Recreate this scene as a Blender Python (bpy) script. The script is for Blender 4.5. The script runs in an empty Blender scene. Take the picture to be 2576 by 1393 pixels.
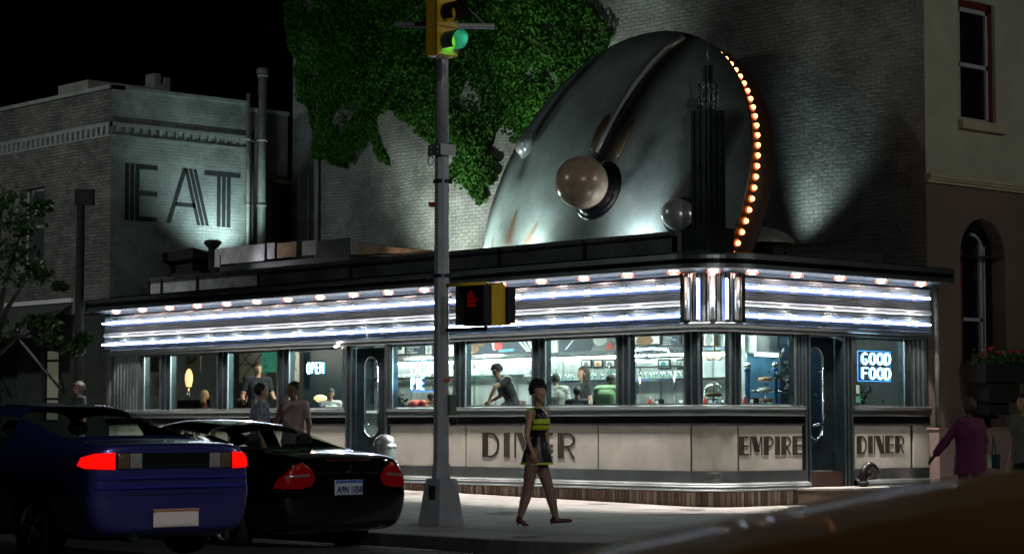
import bpy, bmesh, math, random
import numpy as np
from mathutils import Vector, Matrix, noise
from mathutils.bvhtree import BVHTree
random.seed(7); rng = np.random.default_rng(7)
rad = math.radians; PI = math.pi
sc = bpy.context.scene; COL = sc.collection

# ------------------------------------------------------------------ camera
# lot axes: +X runs along the side street front of the diner, +Y along its avenue front, origin at its (virtual) corner
YAW, PITCH, CAM = rad(42.2), rad(3.86), Vector((-24.48, -22.50, 1.22))
cd = bpy.data.cameras.new('camera'); cam = bpy.data.objects.new('camera', cd); COL.objects.link(cam); sc.camera = cam
cd.sensor_width = 36; cd.lens = 77.44; cd.clip_start = .1; cd.clip_end = 600
cam.location = CAM; cam.rotation_euler = (PI/2 + PITCH, 0, -YAW)
cd.dof.use_dof = True; cd.dof.focus_distance = 34; cd.dof.aperture_fstop = 3.2
FH = Vector((math.sin(YAW), math.cos(YAW), 0)); RT = Vector((math.cos(YAW), -math.sin(YAW), 0)); ZZ = Vector((0, 0, 1))
FWD = FH*math.cos(PITCH) + ZZ*math.sin(PITCH); UPV = ZZ*math.cos(PITCH) - FH*math.sin(PITCH)
def ray(x, y): return FWD + RT*((x-1288)/5541) + UPV*((696.5-y)/5541)
def onx(x, y, c): d = ray(x, y); return CAM + d*((c-CAM.x)/d.x)      # where a sight line meets the plane X = c
def ony(x, y, c): d = ray(x, y); return CAM + d*((c-CAM.y)/d.y)
def onz(x, y, c): d = ray(x, y); return CAM + d*((c-CAM.z)/d.z)
def atd(x, y, D): return CAM + ray(x, y)*D

# ------------------------------------------------------------------ world: night sky, no sun above the horizon
w = bpy.data.worlds.new('World'); sc.world = w; w.use_nodes = True
nt = w.node_tree; bg = nt.nodes['Background']
sky = nt.nodes.new('ShaderNodeTexSky'); sky.sky_type = 'NISHITA'; sky.sun_disc = False
sky.sun_elevation = rad(-6); sky.sun_rotation = rad(200)
nt.links.new(sky.outputs[0], bg.inputs[0]); bg.inputs[1].default_value = 0.02
sc.view_settings.view_transform = 'Standard'; sc.view_settings.look = 'None'; sc.view_settings.exposure = 0; sc.view_settings.gamma = 1
sc.cycles.use_denoising = True
sc.cycles.sample_clamp_indirect = 4; sc.cycles.max_bounces = 7; sc.cycles.transparent_max_bounces = 24
sc.cycles.caustics_reflective = False; sc.cycles.caustics_refractive = False; sc.cycles.use_light_tree = True

def lamp(kind, name, loc, energy, color, aim=None, size=.1, angle=None, blend=.5, sizey=None):
    l = bpy.data.lights.new(name, kind); l.energy = energy; l.color = color
    if kind == 'AREA':
        l.size = size
        if sizey: l.shape = 'RECTANGLE'; l.size_y = sizey
    else: l.shadow_soft_size = size
    if kind == 'SPOT': l.spot_size = rad(angle); l.spot_blend = blend
    o = bpy.data.objects.new(name, l); COL.objects.link(o); o.location = loc
    if aim is not None: o.rotation_euler = (Vector(aim)-Vector(loc)).to_track_quat('-Z', 'Y').to_euler()
    return o
# street lamps of the avenue and of the side street, above and outside the frame, plus added fill spots
lamp('SPOT', 'street_and_fill_light', (-13, 9, 9.5), 350, (.85, .95, .90), (-5, 12, 2), .25, 150, .6)
lamp('SPOT', 'street_and_fill_light', (-11, 17, 9.0), 1150, (.90, .95, .90), (0, 21.5, 4), .25, 78, .7)  # added fill spot that brightens the brick building's street wall
lamp('SPOT', 'street_and_fill_light', (-13.5, -25, 8.5), 1500, (.95, .97, 1), (-13.5, -5, 0), .25, 60, .8)  # added spot from behind, lights the blue car's rear and the sedan plate
lamp('SPOT', 'street_and_fill_light', (-16.5, -23.5, 8.0), 300, (1, .78, .50), (-20.0, -19.0, 1), .25, 42, .8)  # added warm spot that lifts the amber bonnet out of the dark
lamp('SPOT', 'street_and_fill_light', (6, -13, 9.0), 520, (.92, .96, .84), (0, -4, 0), .25, 150, .6)
lamp('SPOT', 'street_and_fill_light', (-14, -17, 9.5), 750, (.92, .97, .90), (-8, -4, 0), .25, 150, .6)

# ------------------------------------------------------------------ materials
MATS = {}
def mat(name, col=(.5, .5, .5), rough=.5, metal=0, emit=None, es=0, bump=0, bscale=20, vary=0, vscale=3, spec=.5, coat=0, alpha=None, stretch=None):
    if name in MATS: return MATS[name]
    m = bpy.data.materials.new(name); m.use_nodes = True; t = m.node_tree; b = t.nodes['Principled BSDF']
    b.inputs['Base Color'].default_value = (*col, 1); b.inputs['Roughness'].default_value = rough; b.inputs['Metallic'].default_value = metal
    b.inputs['Specular IOR Level'].default_value = spec; b.inputs['Coat Weight'].default_value = coat
    if emit: b.inputs['Emission Color'].default_value = (*emit, 1); b.inputs['Emission Strength'].default_value = es
    if alpha is not None: b.inputs['Alpha'].default_value = alpha
    if bump or vary:
        tc = t.nodes.new('ShaderNodeTexCoord'); mp = t.nodes.new('ShaderNodeMapping'); t.links.new(tc.outputs['Object'], mp.inputs[0])
        if stretch: mp.inputs['Scale'].default_value = stretch
    if vary:
        n = t.nodes.new('ShaderNodeTexNoise'); n.inputs['Scale'].default_value = vscale; n.inputs['Detail'].default_value = 6; n.inputs['Roughness'].default_value = .65
        r = t.nodes.new('ShaderNodeMapRange'); r.inputs[1].default_value = .3; r.inputs[2].default_value = .7
        r.inputs[3].default_value = 1-vary; r.inputs[4].default_value = 1+vary*.6
        x = t.nodes.new('ShaderNodeVectorMath'); x.operation = 'SCALE'; x.inputs[0].default_value = col
        t.links.new(mp.outputs[0], n.inputs['Vector']); t.links.new(n.outputs[0], r.inputs[0]); t.links.new(r.outputs[0], x.inputs['Scale']); t.links.new(x.outputs[0], b.inputs['Base Color'])
        r2 = t.nodes.new('ShaderNodeMapRange'); r2.inputs[3].default_value = max(.02, rough-.12*min(1, vary*3)); r2.inputs[4].default_value = min(1, rough+.15*min(1, vary*3))
        t.links.new(n.outputs[0], r2.inputs[0]); t.links.new(r2.outputs[0], b.inputs['Roughness'])
    if bump:
        n = t.nodes.new('ShaderNodeTexNoise'); n.inputs['Scale'].default_value = bscale; n.inputs['Detail'].default_value = 4
        bp = t.nodes.new('ShaderNodeBump'); bp.inputs['Strength'].default_value = bump; bp.inputs['Distance'].default_value = .02
        t.links.new(mp.outputs[0], n.inputs['Vector']); t.links.new(n.outputs[0], bp.inputs['Height']); t.links.new(bp.outputs[0], b.inputs['Normal'])
    MATS[name] = m; return m
def glass(name, tint=(1, 1, 1), refl=.12, rough=.0):
    m = bpy.data.materials.new(name); m.use_nodes = True; t = m.node_tree; t.nodes.clear()
    o = t.nodes.new('ShaderNodeOutputMaterial'); a = t.nodes.new('ShaderNodeBsdfTransparent'); g = t.nodes.new('ShaderNodeBsdfGlossy')
    a.inputs[0].default_value = (*tint, 1); g.inputs['Roughness'].default_value = rough
    x = t.nodes.new('ShaderNodeMixShader'); x.inputs[0].default_value = refl
    t.links.new(a.outputs[0], x.inputs[1]); t.links.new(g.outputs[0], x.inputs[2]); t.links.new(x.outputs[0], o.inputs[0]); MATS[name] = m; return m
def brick(name, c1, c2, mortar, axes, bump=.5, rough=.7, patch=None, scale=1, spec=.5):
    m = bpy.data.materials.new(name); m.use_nodes = True; t = m.node_tree; b = t.nodes['Principled BSDF']; L = t.links
    tc = t.nodes.new('ShaderNodeTexCoord'); sp = t.nodes.new('ShaderNodeSeparateXYZ'); cb = t.nodes.new('ShaderNodeCombineXYZ')
    L.new(tc.outputs['Object'], sp.inputs[0]); L.new(sp.outputs[axes[0]], cb.inputs[0]); L.new(sp.outputs[axes[1]], cb.inputs[1])
    wn = t.nodes.new('ShaderNodeTexNoise'); wn.inputs['Scale'].default_value = 1.6; wn.inputs['Detail'].default_value = 5
    L.new(tc.outputs['Object'], wn.inputs['Vector'])
    wm = t.nodes.new('ShaderNodeVectorMath'); wm.operation = 'SCALE'; wm.inputs['Scale'].default_value = .085; L.new(wn.outputs['Color'], wm.inputs[0])
    wa = t.nodes.new('ShaderNodeVectorMath'); wa.operation = 'ADD'; L.new(cb.outputs[0], wa.inputs[0]); L.new(wm.outputs[0], wa.inputs[1])
    br = t.nodes.new('ShaderNodeTexBrick'); br.inputs['Scale'].default_value = scale; br.inputs['Brick Width'].default_value = .215; br.inputs['Row Height'].default_value = .072
    br.inputs['Mortar Size'].default_value = .007; br.inputs['Mortar Smooth'].default_value = .4; br.inputs['Bias'].default_value = 0
    br.inputs['Color1'].default_value = (*c1, 1); br.inputs['Color2'].default_value = (*c2, 1); br.inputs['Mortar'].default_value = (*mortar, 1)
    L.new(wa.outputs[0], br.inputs['Vector'])
    n = t.nodes.new('ShaderNodeTexNoise'); n.inputs['Scale'].default_value = .9; n.inputs['Detail'].default_value = 9; n.inputs['Roughness'].default_value = .7; L.new(tc.outputs['Object'], n.inputs['Vector'])
    mr = t.nodes.new('ShaderNodeMapRange'); mr.inputs[1].default_value = .35; mr.inputs[2].default_value = .68; mr.inputs[3].default_value = .45; mr.inputs[4].default_value = 1.2
    L.new(n.outputs[0], mr.inputs[0])
    mx = t.nodes.new('ShaderNodeVectorMath'); mx.operation = 'SCALE'; L.new(br.outputs['Color'], mx.inputs[0]); L.new(mr.outputs[0], mx.inputs['Scale']); L.new(mx.outputs[0], b.inputs['Base Color'])
    n2 = t.nodes.new('ShaderNodeTexNoise'); n2.inputs['Scale'].default_value = 14; n2.inputs['Detail'].default_value = 5; L.new(tc.outputs['Object'], n2.inputs['Vector'])
    ad = t.nodes.new('ShaderNodeMath'); ad.operation = 'MULTIPLY_ADD'; ad.inputs[1].default_value = -1; L.new(br.outputs['Fac'], ad.inputs[0]); L.new(n2.outputs[0], ad.inputs[2])
    bp = t.nodes.new('ShaderNodeBump'); bp.inputs['Strength'].default_value = bump; bp.inputs['Distance'].default_value = .02; L.new(ad.outputs[0], bp.inputs['Height']); L.new(bp.outputs[0], b.inputs['Normal'])
    b.inputs['Roughness'].default_value = rough; b.inputs['Specular IOR Level'].default_value = spec
    MATS[name] = m; return m
def emis(name, col, s): return mat(name, (.02, .02, .02), .5, emit=col, es=s)

STEEL = mat('stainless_steel', (.48, .54, .56), .34, 1, vary=.16, vscale=2.2, bump=.05, bscale=9)
CHROME = mat('polished_chrome', (.72, .74, .76), .14, 1, vary=.12, vscale=4)
DARKST = mat('dark_steel_frame', (.055, .085, .10), .3, .8, vary=.3, vscale=5)
WHITEB = mat('white_steel_sheen', (.82, .84, .82), .30, .45)  # white base stands in for neon and bulb reflections on polished steel
CREAM = mat('cream_enamel', (.62, .60, .54), .34, vary=.16, vscale=1.7, coat=.2)
BLACKE = mat('black_enamel', (.008, .008, .01), .2)
BLK = mat('matt_black', (.012, .012, .013), .7)
ROOFM = mat('weathered_roof_metal', (.13, .14, .135), .5, .5, vary=.55, vscale=1.6, bump=.3, bscale=5)
ROOFP = mat('peeling_lit_sheet', (.55, .54, .56), .7, vary=.6, vscale=2.6, bump=.4, bscale=7)
PAINTW = mat('flaking_white_paint', (.86, .82, .86), .7, vary=.45, vscale=3.2, bump=.3, bscale=9)
TAN = mat('rusty_tan_paint', (.62, .40, .25), .7, vary=.55, vscale=3.4, bump=.3, bscale=9)
NEON = emis('neon_tube_white', (.72, .84, 1), 25)
NEONH = emis('neon_blue_halo', (.25, .38, 1), 2.2)
SIGNN = emis('blue_neon_sign', (.50, .82, 1), 9)
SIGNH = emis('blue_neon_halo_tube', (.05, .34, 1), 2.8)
BULB = emis('warm_bulb', (1, .80, .66), 60); BW = 370
BULBR = emis('red_bulb_glare', (1, .12, .05), 3.0)
GLASS = glass('window_glass', (.97, 1, .99), .07)
CARGL = glass('tinted_car_glass', (.72, .80, .76), .09)
GALV = mat('galvanised_steel', (.36, .37, .40), .42, .7, vary=.2, vscale=7, bump=.06, bscale=30)
RUBBER = mat('tyre_rubber', (.01, .01, .011), .8)
CONC = mat('sidewalk_concrete', (.31, .30, .285), .8, vary=.32, vscale=1.3, bump=.25, bscale=30)
CONC2 = mat('kerb_stone', (.11, .11, .11), .8, vary=.4, vscale=4, bump=.3, bscale=20)
ASPH = mat('asphalt', (.05, .05, .052), .75, vary=.35, vscale=1.5, bump=.5, bscale=60)
LINE = mat('pale_gutter_line', (.5, .5, .48), .7, vary=.5, vscale=6)

# ------------------------------------------------------------------ mesh builder
class MB:
    def __init__(s): s.v = []; s.f = []; s.m = []; s.sm = []
    def add(s, vs, fs, m=0, smooth=False):
        o = len(s.v); s.v += [tuple(v) for v in vs]
        for f in fs: s.f.append(tuple(i+o for i in f)); s.m.append(m); s.sm.append(smooth)
        return s
    def box(s, x0, x1, y0, y1, z0, z1, m=0):
        x0, x1 = min(x0, x1), max(x0, x1); y0, y1 = min(y0, y1), max(y0, y1); z0, z1 = min(z0, z1), max(z0, z1)
        v = [(x, y, z) for z in (z0, z1) for x, y in ((x0, y0), (x1, y0), (x1, y1), (x0, y1))]
        return s.add(v, [(3, 2, 1, 0), (4, 5, 6, 7), (0, 1, 5, 4), (1, 2, 6, 5), (2, 3, 7, 6), (3, 0, 4, 7)], m)
    def obox(s, c, u, v, n, hu, hv, hn, m=0, taper=1):
        c, u, v, n = map(Vector, (c, u, v, n)); P = []
        for k in (-1, 1):
            tt = 1 if k < 0 else taper
            for a, b in ((-1, -1), (1, -1), (1, 1), (-1, 1)): P.append(c+u*a*hu*tt+v*b*hv*tt+n*k*hn)
        return s.add(P, [(3, 2, 1, 0), (4, 5, 6, 7), (0, 1, 5, 4), (1, 2, 6, 5), (2, 3, 7, 6), (3, 0, 4, 7)], m)
    def plate(s, poly, o, u, v, n, d, m=0):            # 2-D polygon extruded by d along n
        o, u, v, n = map(Vector, (o, u, v, n)); k = len(poly)
        a = [o+u*p[0]+v*p[1] for p in poly]; b = [q+n*d for q in a]
        return s.add(a+b, [tuple(range(k-1, -1, -1)), tuple(range(k, 2*k))]+[(i, (i+1) % k, k+(i+1) % k, k+i) for i in range(k)], m)
    def tube(s, pts, r, n=8, m=0, smooth=True, caps=True):
        pts = [Vector(p) for p in pts]; rs = r if isinstance(r, (list, tuple)) else [r]*len(pts); V = []; up = None
        for i, p in enumerate(pts):
            t = (pts[min(i+1, len(pts)-1)]-pts[max(i-1, 0)]).normalized()
            if up is None: up = Vector((0, 0, 1)) if abs(t.z) < .9 else Vector((1, 0, 0))
            if t.cross(up).length < .15: up = Vector((0, 0, 1)) if abs(t.z) < .8 else Vector((.6, .8, 0))
            a = t.cross(up).normalized(); b = a.cross(t).normalized(); up = b
            for k in range(n):
                g = 2*PI*(k+.5)/n; V.append(p+(a*math.cos(g)+b*math.sin(g))*rs[i])
        F = [(i*n+k, i*n+(k+1) % n, (i+1)*n+(k+1) % n, (i+1)*n+k) for i in range(len(pts)-1) for k in range(n)]
        s.add(V, F, m, smooth)
        if caps: o = len(s.v)-len(V); s.f += [tuple(o+k for k in range(n-1, -1, -1)), tuple(o+len(V)-n+k for k in range(n))]; s.m += [m, m]; s.sm += [False]*2
        return s
    def lathe(s, prof, c=(0, 0, 0), n=20, m=0, ax=None, smooth=True):  # prof: (r, h) along axis
        c = Vector(c); ax = Vector(ax or (0, 0, 1)).normalized(); e = Vector((1, 0, 0)) if abs(ax.x) < .9 else Vector((0, 1, 0))
        a = ax.cross(e).normalized(); b = ax.cross(a); V = []
        for r, h in prof:
            for k in range(n): g = 2*PI*k/n; V.append(c+ax*h+(a*math.cos(g)+b*math.sin(g))*max(r, 1e-4))
        F = [(i*n+k, i*n+(k+1) % n, (i+1)*n+(k+1) % n, (i+1)*n+k) for i in range(len(prof)-1) for k in range(n)]
        return s.add(V, F, m, smooth)
    def ball(s, c, r, n=12, m=0, sc3=(1, 1, 1)):
        c = Vector(c); V = []; k = n//2
        for i in range(k+1):
            t = PI*i/k
            for j in range(n): g = 2*PI*j/n; V.append((c.x+r*sc3[0]*math.sin(t)*math.cos(g), c.y+r*sc3[1]*math.sin(t)*math.sin(g), c.z+r*sc3[2]*math.cos(t)))
        return s.add(V, [(i*n+j, (i+1)*n+j, (i+1)*n+(j+1) % n, i*n+(j+1) % n) for i in range(k) for j in range(n)], m, True)
    def build(s, name, mats, parent=None, loc=None):
        me = bpy.data.meshes.new(name); me.from_pydata(s.v, [], s.f)
        for m in (mats if isinstance(mats, (list, tuple)) else [mats]): me.materials.append(m)
        me.polygons.foreach_set('material_index', s.m); me.polygons.foreach_set('use_smooth', s.sm); me.update()
        o = bpy.data.objects.new(name, me); COL.objects.link(o)
        if parent: o.parent = parent
        if loc is not None: o.location = loc
        return o
def tag(o, label=None, cat=None, group=None, kind=None):
    if label: o['label'] = label
    if cat: o['category'] = cat
    if group: o['group'] = group
    if kind: o['kind'] = kind
    return o
def thing(name, label, cat, group=None, loc=(0, 0, 0), rz=0):
    o = bpy.data.objects.new(name, None); COL.objects.link(o); o.location = loc; o.rotation_euler = (0, 0, rz); o.empty_display_size = .2
    return tag(o, label, cat, group)
def struct(name, mb, m): return tag(mb.build(name, m), kind='structure')
def copytree(o, loc=None, rz=None, label=None, parent=None):
    kids = [c for c in COL.objects if c.parent == o]
    c = o.copy(); COL.objects.link(c)
    if parent: c.parent = parent
    if loc is not None: c.location = loc
    if rz is not None: c.rotation_euler = (0, 0, rz)
    if label: c['label'] = label
    for k in kids: copytree(k, parent=c)
    return c
def text(parent, name, s, size, loc, u, v, n, m, extr=.002, width=None):   # flat lettering lying in the plane (u, v)
    cu = bpy.data.curves.new(name, 'FONT'); cu.body = s; cu.size = size; cu.extrude = extr; cu.align_x = 'LEFT'; cu.resolution_u = 2
    t = bpy.data.objects.new(name, cu); me = bpy.data.meshes.new_from_object(t); bpy.data.objects.remove(t)
    xs = [q.co.x for q in me.vertices]; k = width/(max(xs)-min(xs)) if width else 1
    u, v, n = Vector(u), Vector(v), Vector(n); loc = Vector(loc)
    for q in me.vertices: q.co = loc+u*(q.co.x-min(xs))*k+v*q.co.y+n*q.co.z
    me.materials.append(m); o = bpy.data.objects.new(name, me); COL.objects.link(o)
    if parent: o.parent = parent
    return o

# lettering: deco letters with a three-bar stem, and the skeletons of the neon letters
T3, TH, GAP = .205, .085, .17
def qd(x0, y0, x1, y1, t): return [(x0, y0), (x0+t, y0), (x1+t, y1), (x1, y1)]
def arcs(cx, cy, rx, ry, a0, a1, t, n=14):
    P = [(cx+rx*math.cos(rad(a0+(a1-a0)*i/n)), cy+ry*math.sin(rad(a0+(a1-a0)*i/n))) for i in range(n+1)]
    Q = [(cx+(rx-t)*math.cos(rad(a0+(a1-a0)*i/n)), cy+(ry-t)*math.sin(rad(a0+(a1-a0)*i/n))) for i in range(n+1)]
    return [[P[i], P[i+1], Q[i+1], Q[i]] for i in range(n)]
BOLD = 1.0
def stem(x, y0=0, y1=1, x1=None): x1 = x if x1 is None else x1; return [qd(x+i*.074*BOLD, y0, x1+i*.074*BOLD, y1, .056*BOLD) for i in range(3)]
def setbold(b, g):
    global BOLD, T3, GAP
    BOLD, T3, GAP = b, .205*b, g
def deco(ch):
    h = TH*.85
    if ch == 'E': return stem(0)+[[(T3, b), (.56, b), (.56, b+TH), (T3, b+TH)] for b in (0, .45, 1-TH)], .56
    if ch == 'A': return stem(.63, x1=.36)+[qd(0, 0, .33, 1, .085), [(.16, .31), (.60, .31), (.585, .385), (.185, .385)]], .84
    if ch == 'T': return stem(.23, 0, 1-TH)+[[(0, 1-TH), (.66, 1-TH), (.66, 1), (0, 1)]], .66
    if ch == 'D': return stem(0)+[[(T3-.01, 0), (.31, 0), (.31, h), (T3-.01, h)], [(T3-.01, 1-h), (.31, 1-h), (.31, 1), (T3-.01, 1)]]+arcs(.3, .5, .32, .5, 90, -90, h), .62
    if ch == 'I': return stem(0), T3
    if ch == 'N': return [qd(0, 0, 0, 1, .056)]+stem(.40, x1=.07)+[qd(.56, 0, .56, 1, .056)], .62
    if ch == 'M': return [qd(0, 0, 0, 1, .056)]+stem(.27, .18, 1, x1=.07)+[qd(.42, .18, .62, 1, .056), qd(.65, 0, .65, 1, .056)], .71
    if ch in 'PR':
        g = stem(0)+[[(T3, b), (.32, b), (.32, b+h), (T3, b+h)] for b in (.43, 1-h)]+arcs(.32, .715, .27, .285, 90, -90, h)
        if ch == 'R': g += [qd(.52, 0, .30, .43, .075)]
        return g, .59
SKEL = {'O': [[(.5+.42*math.cos(a*PI/8), .5+.5*math.sin(a*PI/8)) for a in range(17)]], 'G': [[(.5+.42*math.cos(a), .5+.5*math.sin(a)) for a in [rad(50+i*20) for i in range(15)]]+[(.55, .45)]],
        'D': [[(.1, 0), (.1, 1), (.5, 1), (.8, .8), (.88, .5), (.8, .2), (.5, 0), (.1, 0)]], 'F': [[(.85, 1), (.12, 1), (.12, 0)], [(.12, .52), (.7, .52)]],
        'P': [[(.12, 0), (.12, 1), (.6, 1), (.85, .88), (.85, .62), (.6, .48), (.12, .48)]], 'E': [[(.85, 1), (.12, 1), (.12, 0), (.85, 0)], [(.12, .52), (.72, .52)]],
        'N': [[(.1, 0), (.1, 1), (.88, 0), (.88, 1)]], 'R': [[(.12, 0), (.12, 1), (.6, 1), (.85, .88), (.85, .62), (.6, .5), (.12, .5)], [(.5, .5), (.88, 0)]],
        'S': [[(.85, .85), (.6, 1), (.3, 1), (.12, .8), (.2, .6), (.75, .42), (.88, .2), (.65, 0), (.35, 0), (.1, .15)]], 'H': [[(.12, 0), (.12, 1)], [(.88, 0), (.88, 1)], [(.12, .5), (.88, .5)]],
        'I': [[(.5, 0), (.5, 1)]]}
def decotext(parent, s, o, u, v, n, h, width, m, depth=.006, name='letter'):
    gap = GAP; tot = sum(deco(c)[1] for c in s)+gap*(len(s)-1); k = width/tot; x = 0
    for c in s:
        ps, wd = deco(c); mb = MB()
        for p in ps: mb.plate([((x+a)*k, b*h) for a, b in p], o, u, v, n, depth)
        mb.build(name, m, parent); x += wd+gap
def neontext(parent, lines, o, u, v, n, h, width, gap=.35):
    o, u, v, n = map(Vector, (o, u, v, n))
    for li, s in enumerate(lines):
        k = width/max(len(l) for l in lines); mb = MB(); mh = MB()
        for ci, c in enumerate(s):
            for pl in SKEL[c]:
                P = [o+u*(ci*k+(a*.84+.08)*k)+v*(b*h-li*h*(1+gap)) for a, b in pl]
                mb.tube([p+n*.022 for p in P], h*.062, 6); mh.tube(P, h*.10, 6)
        q = mb.build('neon_letters', SIGNN, parent); mh.build('letter_halo', SIGNH, q)  # wider blue tube behind the letters imitates the glow around them
X, Y, Z = Vector((1, 0, 0)), Vector((0, 1, 0)), Vector((0, 0, 1))

# ------------------------------------------------------------------ ground
def gz(y): return .016*max(0, y)                       # the pavement climbs along the avenue
def road_z(x):
    d = max(0, -8.75-x); return -.14+.15*(1-math.exp(-d/3.2)) if d < 40 else .01
mb = MB(); xs = [-8.70, -8.9, -9.3, -9.8, -10.5, -11.5, -13, -15, -18, -22, -30, -60, -250]; ys = [-250, -60, -20, -7.5, 0, 20, 60, 250]
for i in range(len(xs)-1):
    for j in range(len(ys)-1):
        q = [(xs[i+1], ys[j]), (xs[i], ys[j]), (xs[i], ys[j+1]), (xs[i+1], ys[j+1])]
        mb.add([(a, b, road_z(a)+gz(b)) for a, b in q], [(0, 1, 2, 3)])
for j in range(2):   # side street, south of the corner
    pass
mb.add([(-8.70, -250, -.14), (250, -250, -.14), (250, -5.0, -.14), (-8.70, -5.0, -.14)], [(0, 1, 2, 3)])
struct('road', mb, ASPH)
mb = MB(); cr = 3.0; KX, KY = -8.62, -7.6; edge = [(KX, 250), (KX, 60), (KX, 20), (KX, 0)]+[(KX+cr-cr*math.cos(a), KY+cr-cr*math.sin(a)) for a in [rad(i*9) for i in range(11)]]+[(0, KY), (60, KY), (250, KY)]
inner = [(30, 250), (30, 60), (30, 20), (30, 0)]+[(30, -.5-i*.1) for i in range(11)]+[(31, KY+.5), (60, KY+.4), (250, KY+.4)]
k = len(edge)
def inn(p, t=.16):
    return p
off = []
for i in range(k):
    a = Vector(edge[max(i-1, 0)]); b = Vector(edge[min(i+1, k-1)]); d = (b-a).normalized(); off.append((edge[i][0]-d.y*.16, edge[i][1]+d.x*.16))
mb.add([(*p, gz(p[1])) for p in off]+[(*p, gz(p[1])) for p in inner], [(i, i+1, k+i+1, k+i) for i in range(k-1)])
sw = struct('sidewalk', mb, CONC)
mb = MB(); mb.add([(*p, gz(p[1])-.01 if 0 else gz(p[1])) for p in off]+[(*p, gz(p[1])-.003) for p in edge]+[(*p, gz(p[1])-.3) for p in edge],
       [(k+i, k+i+1, i+1, i) for i in range(k-1)]+[(2*k+i, 2*k+i+1, k+i+1, k+i) for i in range(k-1)])
struct('kerb', mb, CONC2)
# slab joints of the pavement: narrow dark grooves as geometry a few mm proud of nothing, laid as tooled lines in one mesh
mb = MB()
for i in range(1, 6): x = KX+i*1.45; mb.add([(x-.012, KY+.3, .004), (x+.012, KY+.3, .004), (x+.012, 0, .004), (x-.012, 0, .004), (x+.012, 40, .644), (x-.012, 40, .644)], [(0, 1, 2, 3), (3, 2, 4, 5)])
for j in range(-4, 22):
    y = j*1.5; mb.add([(KX+.2, y-.014, gz(y)+.004), (-.15, y-.014, gz(y)+.004), (-.15, y+.014, gz(y)+.004), (KX+.2, y+.014, gz(y)+.004)], [(0, 1, 2, 3)])
ms = MB()
for _ in range(150):
    x, y = random.uniform(KX+.3, -.3), random.uniform(-7, 14); r = random.choice((.02, .025, .03, .05, .16)); P_ = [(x+r*(1+.4*random.random())*math.cos(2*PI*i/9), y+r*(1+.4*random.random())*math.sin(2*PI*i/9)) for i in range(9)]
    ms.add([(a, b, gz(b)+.007) for a, b in P_], [tuple(range(9))])
struct('pavement_stains', ms, mat('gum_and_stains', (.12, .115, .11), .85, vary=.5, vscale=5))
struct('pavement_joints', mb, mat('joint_dark', (.06, .057, .055), .9))
mb = MB(); xl = -9.0
mb.add([(xl-.07, -4.2, road_z(xl)+.008), (xl+.05, -4.2, road_z(xl)+.008), (xl+.05, 0, road_z(xl)+.008), (xl-.07, 0, road_z(xl)+.008), (xl+.05, 30, road_z(xl)+.488), (xl-.07, 30, road_z(xl)+.488)], [(0, 1, 2, 3), (3, 2, 4, 5)])
struct('gutter_line', mb, LINE)  # pale line laid along the gutter below the kerb

# ------------------------------------------------------------------ the diner
D = thing('diner', 'long low stainless steel diner with cream panels, neon-lit fascia and rounded corner', 'diner')
RC = .5; ARC = RC*PI/2; LEND, REND = 17.03, 5.30
def qL(y): return RC-y
def qR(x): return ARC+x-RC
def at(q, off):
    if q < 0: return (-off, RC-q)
    if q > ARC: return (RC+q-ARC, -off)
    a = PI+q/RC; return (RC+(RC+off)*math.cos(a), RC+(RC+off)*math.sin(a))
def qs(q0, q1, n=20):
    L = [q0]+[ARC*i/n for i in range(n+1) if q0+1e-6 < ARC*i/n < q1-1e-6]+[q1]; return L
def sweep(mb, prof, q0, q1, m=0, smooth=False, mats=None, closed=False, n=20):   # prof: (outward offset, z); runs along the wall line
    Q = qs(q0, q1, n); k = len(prof); V = []
    for q in Q:
        for o, z in prof: V.append((*at(q, o), z))
    kk = k if closed else k-1
    for i in range(len(Q)-1):
        for j in range(kk):
            b = (j+1) % k
            mb.add([V[i*k+j], V[i*k+b], V[(i+1)*k+b], V[(i+1)*k+j]], [(0, 1, 2, 3)], (mats[j] if mats else m), smooth)
    if closed: mb.add(V[:k], [tuple(range(k-1, -1, -1))], m); mb.add(V[-k:], [tuple(range(k))], m)
    return mb
def rect(o0, o1, z0, z1): return [(o0, z0), (o1, z0), (o1, z1), (o0, z1)]
def strip(name, o0, o1, z0, z1, ranges, m, parent=D):
    mb = MB()
    for a, b in ranges: sweep(mb, rect(o0, o1, z0, z1), a, b, closed=True)
    return mb.build(name, m, parent)
DL, DR = (qL(8.93), qL(7.72)), (qR(2.08), qR(3.26))     # door openings
FULL = [(qL(LEND), DL[0]), (DL[1], DR[0]), (DR[1], qR(REND))]
# plinth, skirt, panels, band, sill
bk = brick('plinth_brick', (.16, .10, .07), (.08, .05, .04), (.22, .19, .16), ('X', 'Y'), .6)
mb = MB()
for a, b in FULL+[(DL[0], DL[1]), (DR[0], DR[1])]: sweep(mb, rect(-.2, .09, -.02, .235), a, b, closed=True)
BP = mb.build('brick_plinth', mat('dark_plinth_brick', (.09, .06, .04), .75, vary=.4, vscale=8), D)
mb = MB(); q = qL(16.9)
while q < qR(REND):
    p = at(q, .092); p2 = at(q+.062, .092); p3 = at(q+.062, .112); p4 = at(q, .112)
    g = random.uniform(-.02, .0); mb.add([(*p, .0), (*p2, .0), (*p3, .0), (*p4, .0), (*p, .232+g), (*p2, .232+g), (*p3, .232+g), (*p4, .232+g)], [(4, 5, 6, 7), (3, 2, 6, 7), (0, 3, 7, 4), (2, 1, 5, 6)], random.choice((0, 0, 1, 2))); q += .075
mb.build('soldier_bricks', [mat('brick_brown', (.15, .10, .07), .7), mat('brick_dark', (.08, .055, .04), .7), mat('brick_pale', (.25, .20, .15), .7)], BP)
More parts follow.
